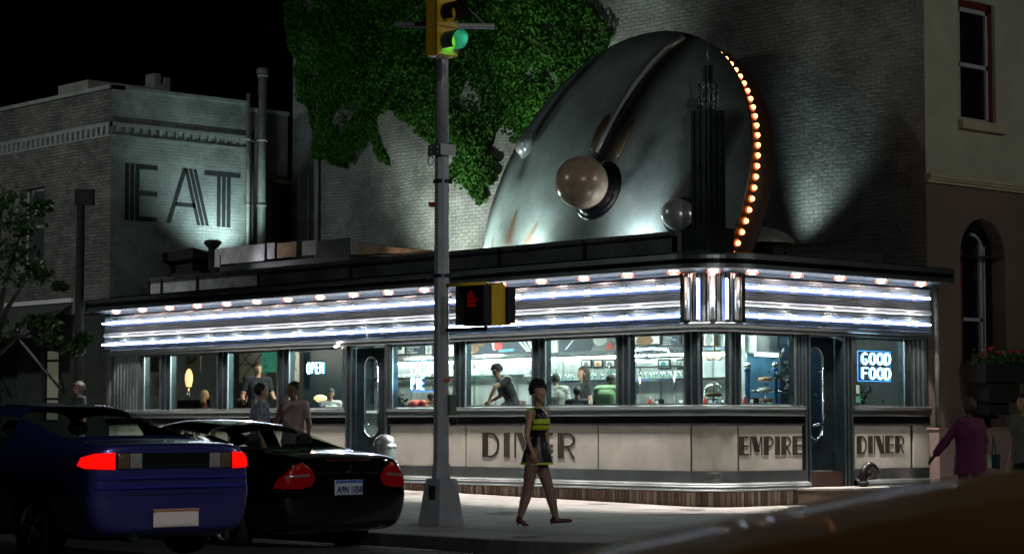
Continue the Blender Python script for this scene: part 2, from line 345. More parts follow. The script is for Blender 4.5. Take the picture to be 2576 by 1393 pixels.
skirt = [(-.05, .235), (.15, .237), (.155, .26), (.135, .275), (.15, .29), (.15, .305), (.125, .32), (.13, .335), (.105, .35), (.05, .362), (.035, .53), (-.05, .53)]
mb = MB()
for a, b in FULL: sweep(mb, skirt, a, b)
mb.build('ledge_skirt', STEEL, D)
def pan(q0, q1): mb = MB(); sweep(mb, rect(-.05, 0, .535, 1.225), q0+.018, q1-.018, closed=True); return mb.build('wall_panel', CREAM, D)
JL = [16.9, 15.2, 13.2, 11.1, 8.95]; JL2 = [7.70, 5.66, 2.47, .46]
for a, b in zip(JL, JL[1:]): pan(qL(a), qL(b))
for a, b in zip(JL2, JL2[1:]): pan(qL(a), qL(b))
pan(qL(.46), qR(.55)); pan(qR(.55), qR(2.05)); pan(qR(3.30), qR(4.78)); pan(qR(4.82), qR(5.28))
strip('panel_backing', -.10, -.02, .53, 1.3, FULL, DARKST)
strip('panel_trim', -.02, .018, 1.226, 1.258, FULL, STEEL)
strip('black_band', -.05, .002, 1.259, 1.372, FULL, BLACKE)
mb = MB()
for a, b in FULL: sweep(mb, [(-.2, 1.374), (.03, 1.374), (.035, 1.39), (.02, 1.40), (.035, 1.415), (.035, 1.45), (.02, 1.46), (.04, 1.475), (.055, 1.50), (.05, 1.525), (-.0, 1.532), (-.25, 1.534)], a, b)
mb.build('window_sill', STEEL, D)
# windows: mullions and panes
WT = 2.655
MUL = [(15.75, 15.58), (15.02, 14.62), (13.02, 12.64), (11.06, 10.66), (9.05, 8.95), (7.72, 7.62), (5.97, 5.66), (4.01, 3.68), (2.06, 1.76), (.60, .30)]
def mull(q0, q1, edge=.035):
    mb = MB(); sweep(mb, rect(-.12, -.015, 1.534, WT), q0, q1, closed=True, m=0)
    for a in (q0, q1-edge): sweep(mb, rect(-.014, .012, 1.534, WT), a, a+edge, closed=True, m=1)
    sweep(mb, rect(-.014, .004, 1.534, WT), (q0+q1)/2-edge*.3, (q0+q1)/2+edge*.3, closed=True, m=1)
    return mb.build('mullion', [DARKST, STEEL], D)
for a, b in MUL: mull(qL(a), qL(b))
mull(qR(.38), qR(.62)); mull(qR(1.88), qR(2.08)); mull(qR(3.26), qR(3.36)); mull(qR(4.62), qR(4.78))
def pane(q0, q1):
    mb = MB(); sweep(mb, rect(-.075, -.069, 1.534, WT), q0, q1, closed=True, smooth=False); f = mb.build('window_pane', GLASS, D)
    mb = MB(); sweep(mb, rect(-.09, -.05, WT-.05, WT), q0, q1, closed=True); sweep(mb, rect(-.09, -.05, 1.535, 1.56), q0, q1, closed=True); mb.build('window_frame', STEEL, f)
for a, b in [(15.58, 15.02), (14.62, 13.02), (12.64, 11.06), (10.66, 9.05), (7.62, 5.97), (5.66, 4.01), (3.68, 2.06), (1.76, .60)]: pane(qL(a), qL(b))
pane(qL(.30), qR(.38)); pane(qR(.62), qR(1.88)); pane(qR(3.36), qR(4.62))
mb = MB()   # fluted end panels
for a, b in ((qL(16.9), qL(15.75)), (qR(4.78), qR(5.28))):
    q = a
    while q < b-.05: sweep(mb, rect(-.12, -.02+.02*(int((q-a)/.06) % 2), 1.534, WT), q, min(q+.06, b), closed=True); q += .06
mb.build('fluted_panel', STEEL, D)
# head band above the windows + neon fascia
mb = MB(); sweep(mb, [(-.14, 2.64), (.015, 2.645), (.03, 2.67), (.02, 2.69), (.05, 2.71), (.075, 2.745), (.08, 2.765), (.04, 2.79)], qL(LEND-.25), qR(REND-.03), n=12)
mb.build('head_band', STEEL, D)
fas = [(.04, 2.79)]; fm = []
def F(o, z, m=0): fas.append((o, z)); fm.append(m)
for z in (2.80, 2.825, 2.85): F(.06, z); F(.06, z+.012); F(.035, z+.018)
F(.035, 2.93)
for z in (2.94, 2.965, 2.99): F(.06, z+.004); F(.06, z+.014); F(.038, z+.02)
F(.04, 3.02)
for i in range(7): a = PI*i/6; F(.04+.04*math.sin(a), 3.08-.045*math.cos(a), 1)
for z in (3.145, 3.18, 3.215, 3.25): F(.035, z); F(.06, z+.005); F(.06, z+.018); F(.035, z+.024)
F(.035, 3.37)
for z in (3.385, 3.42, 3.455): F(.06, z); F(.06, z+.012); F(.035, z+.018)
F(.035, 3.50, 2); F(.06, 3.53, 2)
mb = MB()
for a, b in ((qL(LEND), qL(.56)), (qR(.60), qR(REND-.03))):
    sweep(mb, fas, a, b, mats=fm); 
    for q, sgn in ((a, 1), (b, -1)):
        V = [(*at(q, o), z) for o, z in fas]+[(*at(q, -.1), 3.53), (*at(q, -.1), 2.79)]; mb.add(V, [tuple(range(len(V)))], 0)
FAS = mb.build('fascia', [mat('fluted_steel_fascia', (.78, .86, .90), .30, .80), WHITEB, mat('blue_cove_paint', (.02, .06, .10), .4)], D)
# corner column of vertical flutes between two dark jambs
mb = MB(); sweep(mb, rect(-.05, .05, 2.79, 3.53), qL(.56), qR(.60), closed=True, n=14, m=0)
for q in (qL(.56), qR(.52)): sweep(mb, rect(.05, .12, 2.79, 3.53), q, q+.08, closed=True, m=1, n=14)
for i in range(13):
    q = -.02+.065*i; sweep(mb, rect(.05, .065, 2.80, 3.52), q, q+.02, closed=True, m=1, n=14)
CC = mb.build('corner_column', [STEEL, CHROME], D)
def vt(q, off, z0, z1, r, m, name, par): mb = MB(); x, y = at(q, off); mb.tube([(x, y, z0), (x, y, z1)], r, 14); return mb.build(name, m, par)
NQ = [.21, .575]
for q in (.03, .395, .76): vt(q, .06, 2.82, 3.47, .045, WHITEB, 'sheen_moulding', D)
for q in NQ:
    t = vt(q, .11, 2.83, 3.44, .017, NEON, 'neon_tube', D); vt(q, .095, 2.83, 3.44, .021, NEONH, 'tube_halo', t)  # blue emissive tube behind each neon imitates its halo
def hneon(q0, q1, z):
    mb = MB(); mb.tube([(*at(q0, .10), z), (*at(q1, .10), z)], .017, 8); t = mb.build('neon_tube', NEON, D)
    mb = MB(); mb.tube([(*at(q0, .088), z-.006), (*at(q1, .088), z-.006)], .021, 8); mb.build('tube_halo', NEONH, t)
    mb = MB(); n = int((q1-q0)/.9)+1
    for i in range(n):
        q = q0+(i+.5)*(q1-q0)/n
        for s in (-1, 1): c = at(q, .07); mb.obox((*c, z+s*.045), X if q > 0 else Y, Z, Y if q > 0 else X, .07, .012, .018)
    mb.build('tube_clip', WHITEB, t)
for z in (3.325, 2.888):
    hneon(qL(17.03), qL(12.6), z); hneon(qL(12.55), qL(8.3), z); hneon(qL(8.25), qL(4.7), z); hneon(qL(4.65), qL(.60), z); hneon(qR(.64), qR(2.9), z); hneon(qR(2.95), qR(5.2), z)
# overhang with the bulbs below it
mb = MB(); ov = [(-.3, 3.80), (.35, 3.825), (.46, 3.80), (.47, 3.775), (.47, 3.72), (.455, 3.71), (.455, 3.655), (.47, 3.645), (.47, 3.58), (.455, 3.565), (.30, 3.555), (.06, 3.53)]
OM = [2, 2, 1, 1, 0, 0, 0, 1, 1, 2, 2]
sweep(mb, ov, qL(LEND+.1), qR(REND+.08), mats=OM, n=16)
for q in (qL(LEND+.1), qR(REND+.08)): V = [(*at(q, o), z) for o, z in ov]+[(*at(q, -.3), 3.53)]; mb.add(V, [tuple(range(len(V)))], 1)
mb.build('roof_overhang', [BLACKE, STEEL, mat('cove_blue_grey', (.006, .012, .018), .5, vary=.2)], D)
for i, q in enumerate([qL(.52+i*.98) for i in range(17)]+[.40]+[qR(.56+1.035*i) for i in range(5)]):
    x, y = at(q, .30); mb = MB(); mb.ball((x, y, 3.535), .078, 12, 0, (1, 1, .42)); b = mb.build('canopy_bulb', BULB, D)
    lamp('SPOT', 'canopy_bulb_light', (x, y, 3.48), BW, (1, .90, .82), (x+(-.35 if q < 0 else 0), y-(.35 if q > ARC else 0), 0), .05, 66, .16)
    mb = MB(); mb.lathe([(.080, -.030), (.100, -.020), (.102, -.002), (.085, .004)], (x, y, 3.538), 16); mb.build('bulb_glare_ring', BULBR, b)  # red glowing ring stands in for the glare halo round the bulb
# body shell: roof, floor, ends, rear
mb = MB(); mb.box(-.06, 5.30, .2, 16.9, 3.79, 3.86); mb.build('roof', ROOFM, D)
mb = MB(); mb.add([(-.45, LEND+.08, 3.83), (-.40, .6, 3.83), (.60, 1.3, 3.93), (.60, 16.4, 3.93)], [(0, 1, 2, 3)]); mb.add([(.6, 16.4, 3.93), (.6, 1.3, 3.93), (5.2, 1.3, 3.95), (5.2, 16.4, 3.95)], [(0, 1, 2, 3)])
mb.build('roof_slope', ROOFM, D)
mb = MB(); mb.box(.05, 5.28, .05, 16.88, .44, .5); mb.build('floor', mat('black_white_floor', (.08, .09, .09), .4, vary=.3), D)
mb = MB(); mb.box(.0, 5.28, .3, 16.88, 3.10, 3.16); mb.build('ceiling', mat('cream_ceiling', (.45, .47, .44), .5), D)
mb = MB(); mb.box(-.0, 5.3, 16.90, 17.0, .0, 3.7); mb.box(5.24, 5.3, .1, 16.9, 0, 3.7); mb.build('end_wall', mat('dark_end_wall', (.05, .055, .055), .7, vary=.3), D)
mb = MB(); sweep(mb, rect(-.14, -.10, 3.10, 3.6), qL(16.9), qR(5.2), closed=True); mb.build('upper_wall', DARKST, D)
mb = MB(); sweep(mb, rect(-.14, -.10, .4, 1.5), qL(16.9), DL[0], closed=True); sweep(mb, rect(-.14, -.10, .4, 1.5), DL[1], DR[0], closed=True); sweep(mb, rect(-.14, -.10, .4, 1.5), DR[1], qR(5.28), closed=True); mb.build('lower_wall', DARKST, D)
def capsule_pts(c, hw, z0, z1, n=10):
    P = []
    for i in range(n+1): a = PI*i/n; P.append((c+hw*math.cos(a), z1-hw+hw*math.sin(a)*1.0))
    for i in range(n+1): a = PI+PI*i/n; P.append((c+hw*math.cos(a), z0+hw+hw*math.sin(a)))
    return P
def door(o, u, n, w, z0, z1, cx, hw, wz0, wz1):    # leaf with a long oval light; o = hinge corner, u along, n outward
    o, u, n = Vector(o), Vector(u), Vector(n); d = bpy.data.objects.new('door', None)
    ring = capsule_pts(cx, hw, wz0, wz1); N = len(ring); V = []; c0 = Vector((cx, (z0+z1)/2))
    outer = []
    for a, b in ring:
        dx, dz = a-cx, b-c0.y; k = min([t for t in ((w-cx)/dx if dx > 1e-6 else 9e9, -cx/dx if dx < -1e-6 else 9e9, (z1-c0.y)/dz if dz > 1e-6 else 9e9, (z0-c0.y)/dz if dz < -1e-6 else 9e9)]); outer.append((cx+dx*k, c0.y+dz*k))
    mb = MB(); P = lambda a, b, k: o+u*a+Z*b+n*k
    for i in range(N):
        j = (i+1) % N; A, B, C2, E2 = ring[i], ring[j], outer[j], outer[i]
        mb.add([P(*A, 0), P(*B, 0), P(*C2, 0), P(*E2, 0)], [(0, 1, 2, 3)]); mb.add([P(*A, 0), P(*B, 0), P(*B, -.045), P(*A, -.045)], [(0, 1, 2, 3)])
    for cxx in (0, w):
        for zz in (z0, z1):   # corners left over by the radial fan
            near = sorted(outer, key=lambda q: abs(q[0]-cxx)+abs(q[1]-zz))[:6]
            a = [q for q in outer if abs(q[0]-cxx) < 1e-4]; b = [q for q in outer if abs(q[1]-zz) < 1e-4]
            if a and b: qa = min(a, key=lambda q: abs(q[1]-zz)); qb = min(b, key=lambda q: abs(q[0]-cxx)); mb.add([P(cxx, zz, 0), P(*qa, 0), P(*qb, 0)], [(0, 1, 2)])
    dd = mb.build('door', DARKST, D)
    mb = MB()
    for k in (-.002,): pts = [P(a, b, .004) for a, b in ring]; mb.tube(pts+[pts[0]], .016, 6)
    mb.build('window_trim', CHROME, dd)
    mb = MB(); mb.add([P(a, b, -.02) for a, b in ring], [tuple(range(N))]); mb.build('oval_pane', GLASS, dd)
    mb = MB(); hx = cx+hw*.2; mb.tube([P(cx-hw*.5, 1.22, .03), P(cx-hw*.2, 1.24, .07), P(cx+hw*.5, 1.24, .07)], .022, 8); mb.build('handle', CHROME, dd)
    return dd
door((.06, 8.72, 0), (0, -1, 0), (-1, 0, 0), .92, .52, 2.60, .42, .20, 1.02, 2.45)
door((2.22, .16, 0), (1, 0, 0), (0, -1, 0), .80, .52, 2.62, .34, .185, 1.01, 2.46)
mb = MB()
for y0, y1 in ((8.93, 8.73), (7.80, 7.72)): mb.box(-.03, .10, y0, y1, .25, 2.64)
for x0, x1 in ((2.08, 2.21), (3.03, 3.26)): mb.box(x0, x1, -.03, .22, .25, 2.64)
mb.build('door_frame', DARKST, D)
mb = MB()
for x in (2.10, 2.19, 3.05, 3.14, 3.23): mb.box(x-.012, x+.012, -.045, -.031, .25, 2.64)
for y in (8.9, 8.76, 7.78, 7.74): mb.box(-.045, -.031, y-.012, y+.012, .25, 2.64)
mb.build('door_frame_trim', STEEL, D)
mb = MB(); mb.box(2.21, 3.03, .0, .2, .235, .5); mb.box(-.0, .1, 7.8, 8.73, .25, .5); mb.build('threshold', mat('worn_red_threshold', (.045, .016, .012), .6, vary=.3), D)
mb = MB(); P = [(2.72+1.0*math.cos(a), -.02-.80*math.sin(a)) for a in [PI*i/16 for i in range(17)]]; mb.plate(P, (0, 0, .02), X, Y, Z, .21, 0); mb.plate([(2.72+(a-2.72)*1.03, b*1.03) for a, b in P], (0, 0, .231), X, Y, Z, .03, 1); mb.build('door_step', [MATS['dark_plinth_brick'], CONC], D)
# lettering
BL = mat('brown_black_lettering', (.03, .022, .018), .5)
h = .40
decotext(D, 'DINER', (-.001, onx(1214, 1100, 0).y, .700), -Y, Z, -X, .405, onx(1214, 1100, 0).y-onx(1447, 1100, 0).y, BL)
setbold(1.4, .09)
decotext(D, 'EMPIRE', (ony(1859, 1100, 0).x, -.001, .775), X, Z, -Y, .285, 2.02-ony(1859, 1100, 0).x, BL)
decotext(D, 'DINER', (ony(2155, 1100, 0).x, -.001, .775), X, Z, -Y, .285, ony(2274, 1100, 0).x-ony(2155, 1100, 0).x, BL)
setbold(1, .17)
yn = onx(507, 1100, 0).y
decotext(D, 'DINER', (-.001, yn+1.25, .730), -Y, Z, -X, .405, 2.62, BL)
# parapet and roof monitor
mb = MB(); ys = [16.38, 15.9, 14.6, 12.5, 9.6, 5.5, 3.4, 1.35]; 
for i, (a, b) in enumerate(zip(ys, ys[1:])):
    lit = i in (0, 1, 2); mb.box(.60, .66, a-.04, b+.0, 3.935, 4.20, 1 if lit else 0)  # left spans get a paler sheet, the light on them put into colour
    mb.box(.575, .70, a, b+.002, 4.201, 4.27, 0)
    mb.box(.56, .60, a-.05, a, 3.94, 4.25, 2)
mb.tube([(.54, 16.4, 4.19), (.54, 9.5, 4.17), (.54, 1.4, 4.20)], .012, 5, 2)
mb.box(.60, 1.1, 1.35, 1.41, 3.94, 4.268, 1)
mb.build('parapet', [ROOFM, ROOFP, BLK], D)
# ------------------------------------------------------------------ things on the roof
xm = 1.7; ya, yb, yc = onx(540, 640, xm).y, onx(880, 640, xm).y, onx(1082, 640, xm).y
t = thing('roof_monitor', 'flaking white and rusty tan sheet metal box on the diner roof', 'roof monitor')
mb = MB(); mb.box(xm, 3.2, yb, ya, 3.95, 4.52); mb.build('body', ROOFM, t)
def rp(x0, y0, x1, y1, m, name, xx=xm-.02):
    a, b = onx(x0, y0, xx), onx(x1, y1, xx); mb = MB(); mb.box(xx, xm-.002, a.y, b.y, max(3.95, min(a.z, b.z)), max(a.z, b.z)); return mb.build(name, m, t)
rp(540, 628, 552, 672, PAINTW, 'corner_post'); rp(556, 624, 665, 655, PAINTW, 'painted_panel'); rp(672, 612, 690, 650, PAINTW, 'corner_post'); rp(697, 612, 745, 645, TAN, 'rusty_panel')
rp(760, 607, 795, 640, PAINTW, 'painted_panel'); rp(800, 606, 880, 640, ROOFM, 'sheet_panel')
mb = MB(); P = [onx(x, y, xm-.01) for x, y in ((893, 612), (1083, 631), (1010, 636), (893, 640))]; V = P+[p+X*.4 for p in P]; mb.add(V, [(3, 2, 1, 0), (4, 5, 6, 7), (0, 1, 5, 4), (1, 2, 6, 5), (2, 3, 7, 6), (3, 0, 4, 7)]); mb.build('sloping_end', TAN, t)
mb = MB(); c = onx(535, 618, 1.7); mb.lathe([(.09, -.5), (.09, -.05), (.13, -.02), (.19, .05), (.17, .10), (.12, .12), (0, .13)], (c.x, c.y, c.z), 14)
tag(mb.build('roof_vent', BLK), 'small black round-capped vent at the left end of the roof monitor', 'vent')
a, b = onx(425, 640, 2.0), onx(540, 640, 2.0)
mb = MB(); q0, q1 = onx(345, 690, 2).y, onx(540, 690, 2).y
mb.box(1.6, 3.0, q0, q1, 3.95, 4.45); mb.box(1.3, 2.6, onx(318, 690, 2).y, q0-.2, 3.95, 4.32)
tag(mb.build('air_conditioner', mat('dark_housing', (.02, .02, .02), .8, vary=.3)), 'black boxy cooling unit on the diner roof below the EAT wall', 'air conditioner')
mb = MB(); y0, y1 = onx(425, 640, 2).y, onx(535, 640, 2).y
V = [(1.5, y0, 4.7), (1.5, y1, 4.72), (2.6, y1, 4.62), (2.6, y0, 4.66)]; V2 = [(x, y, z+.18+.05*math.sin(i*2)) for i, (x, y, z) in enumerate(V)]
mb.add(V+V2, [(3, 2, 1, 0), (4, 5, 6, 7), (0, 1, 5, 4), (1, 2, 6, 5), (2, 3, 7, 6), (3, 0, 4, 7)]); mb.box(1.7, 2.4, y0-.3, y1+.3, 4.45, 4.7)
tag(mb.build('roof_tarp', BLK), 'black tarpaulin slung over the cooling unit', 'tarpaulin')

# stepped skyscraper sculpture standing on the corner of the roof
px, py = .95, .95
t = thing('skyscraper_sculpture', 'dark stepped metal model of a skyscraper with a thin spire on the roof corner', 'sculpture', loc=(px, py, 3.86))
DM = mat('dark_tower_metal', (.035, .045, .042), .35, .8, vary=.4, vscale=2)
def tier(name, w, z0, z1, m, ribs=0):
    mb = MB(); mb.box(-w/2, w/2, -w/2, w/2, z0, z1)
    for i in range(ribs):
        k = -w/2+w*(i+.5)/ribs; mb.box(k-.015, k+.015, -w/2-.02, -w/2-.001, z0, z1); mb.box(-w/2-.02, -w/2-.001, k-.015, k+.015, z0, z1)
    return mb.build(name, m, t)
tier('base', .56, 0, .44, DM); tier('shaft', .38, .44, 2.30, DM, 3); FOIL = mat('crumpled_foil', (.20, .23, .25), .22, 1, bump=1.0, bscale=26)
tier('setback', .24, 2.30, 2.74, FOIL, 2); tier('setback', .12, 2.74, 3.02, DM, 1)
mb = MB(); mb.tube([(0, 0, 3.02), (0, 0, 3.2), (0, 0, 3.48)], [.022, .012, .006], 6); mb.build('spire', GALV, t)

# the crashed saucer
SD = 38.0; SC = atd(1531, 514, SD); MX = (RT*.419+UPV*.908).normalized(); NN = (-FWD*.60+(-RT*.908+UPV*.419)*.80).normalized(); MY = NN.cross(MX).normalized(); MX = MY.cross(NN).normalized()
SR = 479/5541*SD*.985
SA = mat('airbrushed_saucer_metal', (.50, .58, .56), .50, .25, vary=.35, vscale=1.2, bump=.08, bscale=9)
t = thing('flying_saucer', 'huge tilted grey metal flying saucer wedged into the diner roof, lit bulbs round its rim', 'flying saucer')
def sp(a, r, h): return SC+(MX*math.cos(a)+MY*math.sin(a))*r+NN*h
HT = .72
def hprof(r): k = max(0, 1-(r/SR)**2); return HT*(k**.85)
def ring_mesh(prof, n=72):
    mb = MB(); V = [sp(2*PI*k/n, r, h) for r, h in prof for k in range(n)]
    mb.add(V, [(i*n+k, i*n+(k+1) % n, (i+1)*n+(k+1) % n, (i+1)*n+k) for i in range(len(prof)-1) for k in range(n)], 0, True); return mb
def cut(o, z=3.87):
    bm = bmesh.new(); bm.from_mesh(o.data); bmesh.ops.bisect_plane(bm, geom=bm.verts[:]+bm.edges[:]+bm.faces[:], plane_co=(0, 0, z), plane_no=(0, 0, -1), clear_outer=True); bm.to_mesh(o.data); bm.free(); return o
PWAKE = []
def paint_shell(o):
    wk = [([(1475, 470), (1510, 400), (1570, 300), (1640, 190), (1740, 80)], .30, .62, 1.0, 0), ([(1330, 372), (1370, 300), (1430, 220), (1520, 130)], .10, .30, .9, 0), ([(1470, 500), (1480, 560)], .45, .62, .6, 0),
          ([(1300, 530), (1280, 600)], .05, .24, .9, 1), ([(1352, 560), (1325, 612)], .04, .16, .8, 1), ([(1690, 520), (1740, 440), (1800, 360)], .08, .16, .55, 1), ([(1725, 530), (1790, 420), (1850, 300)], .2, .5, .9, 0), ([(1325, 395), (1310, 440)], .14, .2, .7, 0),
          ([(1500, 420), (1560, 340), (1590, 300)], .30, .42, .5, 1), ([(1240, 600), (1235, 640)], .04, .14, .7, 1), ([(1560, 470), (1600, 420), (1640, 350)], .10, .25, .45, 0)]
    me = o.data; co = np.empty(len(me.vertices)*3); me.vertices.foreach_get('co', co); co = co.reshape(-1, 3)-np.array(SC); A = co@np.array(MX); B_ = co@np.array(MY); soot = np.zeros(len(A)); rust = np.zeros(len(A))
    for pts, w0, w1, st_, kind in wk:
        Q = [onshell(*p) for p in pts]; best = np.zeros(len(A)); n = len(Q)-1
        for i in range(n):
            (a0, b0), (a1, b1) = Q[i], Q[i+1]; L2 = (a1-a0)**2+(b1-b0)**2; t_ = np.clip(((A-a0)*(a1-a0)+(B_-b0)*(b1-b0))/L2, 0, 1); d = np.hypot(A-a0-t_*(a1-a0), B_-b0-t_*(b1-b0)); wd = w0+(w1-w0)*(i+t_)/n
            best = np.maximum(best, np.exp(-(d/wd)**2*1.6))
        if kind: rust = np.maximum(rust, best*st_)
        else: soot = np.maximum(soot, best*st_)
    rim = np.clip((np.hypot(A, B_)/SR-.80)/.2, 0, 1)*np.clip((A*.6+1.2)/2, 0, 1); soot = np.maximum(soot, rim*.75)
    ca = me.color_attributes.new('airbrush', 'FLOAT_COLOR', 'POINT'); ca.data.foreach_set('color', np.stack([soot, rust, soot*0, soot*0+1], 1).astype(np.float32).ravel())
    t_ = SA.node_tree; b = t_.nodes['Principled BSDF']; at_ = t_.nodes.new('ShaderNodeVertexColor'); at_.layer_name = 'airbrush'; sp_ = t_.nodes.new('ShaderNodeSeparateColor'); t_.links.new(at_.outputs[0], sp_.inputs[0]); src = b.inputs['Base Color'].links[0].from_socket
    for k, col in ((1, (.30, .13, .05, 1)), (0, (.012, .012, .012, 1))):
        mx = t_.nodes.new('ShaderNodeMix'); mx.data_type = 'RGBA'; t_.links.new(sp_.outputs[k], mx.inputs[0]); t_.links.new(src, mx.inputs[6]); mx.inputs[7].default_value = col; src = mx.outputs[2]
    t_.links.new(src, b.inputs['Base Color'])
US = cut(ring_mesh([(SR*k/90, hprof(SR*k/90)) for k in range(91)], 260).build('upper_shell', SA, t))
cut(ring_mesh([(SR, 0), (SR*1.006, -.03), (SR*.998, -.06)]).build('rim', mat('rim_brown_metal', (.16, .11, .08), .4, .8), t))
cut(ring_mesh([(SR*.998, -.06), (SR*.95, -.14), (SR*.985, -.48), (SR*1.0, -.52), (SR*1.005, -.55)]).build('bulb_channel', mat('dark_channel', (.05, .035, .03), .5, .6), t))
cut(ring_mesh([(SR*1.005, -.55), (SR*.8, -.8), (SR*.4, -.98), (.01, -1.02)]).build('lower_shell', DM, t))
def raised(cx, cy, rx, ry, hh, name, m, rot=0, base=0, n=24):     # blister on the shell; (cx, cy) in the rim plane
    mb = MB(); V = []; K = 7; ca, sa_ = math.cos(rot), math.sin(rot)
    for i in range(K+1):
        g = PI/2*i/K
        for j in range(n):
            a = 2*PI*j/n; dx, dy = rx*math.cos(g)*math.cos(a), ry*math.cos(g)*math.sin(a); x, y = cx+dx*ca-dy*sa_, cy+dx*sa_+dy*ca
            V.append(SC+MX*x+MY*y+NN*(hprof(math.hypot(x, y))*(1 if i < K else 1)+base+hh*math.sin(g)))
    mb.add(V, [(i*n+j, i*n+(j+1) % n, (i+1)*n+(j+1) % n, (i+1)*n+j) for i in range(K) for j in range(n)], 0, True); return mb.build(name, m, t)
def onshell(x, y):                                     # sight line -> rim-plane coordinates on the domed shell
    d = ray(x, y); T = 30.0
    for _ in range(60):
        p = CAM+d*T; q = p-SC; a, b = q.dot(MX), q.dot(MY); err = q.dot(NN)-hprof(min(SR, math.hypot(a, b))); T += err/(-d.dot(NN))*.7
    return a, b
paint_shell(US)
ORB = mat('pinkish_orb', (.85, .60, .45), .24, .1, vary=.25, vscale=5, coat=.5); ORB2 = mat('grey_orb', (.8, .8, .82), .25, .45, vary=.15, coat=.3)
a, b = onshell(1464, 462)
def sphere_at(x, y, Rr, hh, m, name, ringm, kk=1.12):
    a, b = onshell(x, y); raised(a, b, Rr*kk, Rr*kk, .05, 'orb_collar', ringm); return raised(a, b, Rr, Rr, hh, name, m, base=.04)
CHR2 = mat('dark_chrome_collar', (.16, .17, .18), .2, .95)
ax0, ay0 = onshell(1502, 478); raised(ax0, ay0, .54, .54, .06, 'orb_collar', CHR2); raised(ax0, ay0, .49, .49, .14, 'orb_collar_inner', BLACKE); mb = MB(); oc = atd(1463, 459, SD-1.35); mb.ball(oc, .445, 36); mb.build('central_orb', ORB, t)
sphere_at(1711, 543, .27, .24, ORB2, 'small_orb', CHR2, 1.18); sphere_at(1328, 366, .24, .20, ORB2, 'small_orb', SA, 1.1); 
mb = MB(); pts = []; rs = []
for i, (x, y) in enumerate([(1507, 385), (1530, 335), (1565, 270), (1600, 215), (1640, 165), (1680, 125), (1727, 96)]):
    a, b = onshell(x, y); pts.append(SC+MX*a+MY*b+NN*(hprof(math.hypot(a, b))+.05)); rs.append([.035, .045, .055, .065, .08, .085, .06][i])
mb.tube(pts, rs, 10); mb.build('spine_ridge', mat('ridge_grey', (.34, .33, .31), .4, .6), t)
TANM = mat('brown_petal', (.20, .15, .09), .4, .6)
for x, y in ((1510, 332), (1570, 350)):
    a, b = onshell(x, y); x2, y2 = onshell(x+17, y-34); raised(a, b, .36, .10, .06, 'petal', TANM, rot=math.atan2(y2-b, x2-a))
SCO = mat('scorch_rust', (.22, .10, .05), .7, vary=.5, vscale=8); SCD = mat('soot_streak', (.02, .018, .017), .8)
def streak(pts, name, m, lift=.008):                    # flat tapering stain lying on the shell
    L = [onshell(*p[:2])+(p[2],) for p in pts]; mb = MB(); V = []
    for i, (a, b, wd) in enumerate(L):
        a0, b0 = L[max(i-1, 0)][:2]; a1, b1 = L[min(i+1, len(L)-1)][:2]; dx, dy = a1-a0, b1-b0; l = math.hypot(dx, dy) or 1
        for s in (-1, -.5, 0, .5, 1): x, y = a-dy/l*wd*s, b+dx/l*wd*s; V.append(SC+MX*x+MY*y+NN*(hprof(math.hypot(x, y))+lift))
    mb.add(V, [(i*5+j, i*5+j+1, (i+1)*5+j+1, (i+1)*5+j) for i in range(len(L)-1) for j in range(4)], 0, True); return mb.build(name, m, t)
# the bulbs sit in the channel on the rim's right-hand side
n = 104
for k in range(n):
    a = 2*PI*k/n; p = sp(a, SR*.985, -.24); o = (MX*math.cos(a)+MY*math.sin(a))
    if p.z < 3.95 or o.dot(FWD) > .12: continue
    if (p-SC).dot(RT) < 1.1: continue
    mb = MB(); mb.ball(p, .044, 10); b = mb.build('rim_bulb', emis('rim_bulb_glow', (1, .40, .15), 5), t)
    mb = MB(); mb.lathe([(.042, -.01), (.060, -.018), (.064, -.035)], p-o*.0, 12, ax=o); mb.build('bulb_halo_ring', emis('rim_bulb_halo', (1, .15, .03), .8), b)  # glowing ring imitates the orange-red halo round each rim bulb

t = thing('dome_vent', 'shallow galvanised mushroom vent on the roof right of the skyscraper sculpture', 'vent')
c = atd(1893, 614, 36.5); mb = MB(); mb.lathe([(.62, 0), (.60, .07), (.52, .15), (.36, .23), (.18, .28), (0, .30)], (c.x+.12, c.y, c.z), 24); mb.build('cap', mat('dull_zinc', (.42, .40, .36), .5, .6, vary=.3, vscale=9), t)
mb = MB(); mb.lathe([(.25, -.5), (.25, 0), (.5, .0)], (c.x+.12, c.y, c.z), 16); mb.build('neck', BLK, t)
a, b = atd(1925, 622, 35.6), atd(2090, 612, 35.9); mb = MB(); mb.tube([a, b], .022, 6); c = atd(1975, 640, 35.7); mb.tube([c, c+Z*.16], .02, 5); mb.tube([b-Z*.25, b-(b-a)*.02], .015, 5)
tag(mb.build('roof_pole', BLK), 'thin black pole lying along the roof beside the mushroom vent', 'pole')
a, b = atd(1985, 650, 35.2), atd(2192, 662, 35.6); mb = MB(); d = (b-a).normalized(); mb.plate([(0, -.11), (a-b).length and (0, .05) or (0, 0), ((b-a).length, .13), ((b-a).length, -.11)], a, d, Z, d.cross(Z), .4)
tag(mb.build('ladder_rack', mat('near_black_box', (.012, .012, .012), .6)), 'long black box lying on the roof behind the right overhang', 'box')
mb = MB()
for i in range(26):
    c = atd(random.uniform(1735, 1812), random.uniform(625, 646), 33.7); r = .05
    mb.add([c+Vector([random.uniform(-r, r) for _ in range(3)]) for _ in range(3)], [(0, 1, 2)])
tag(mb.build('crumpled_plastic', mat('teal_plastic', (.10, .22, .22), .15, .3)), 'crumpled teal plastic sheet at the foot of the skyscraper sculpture', 'plastic sheet')

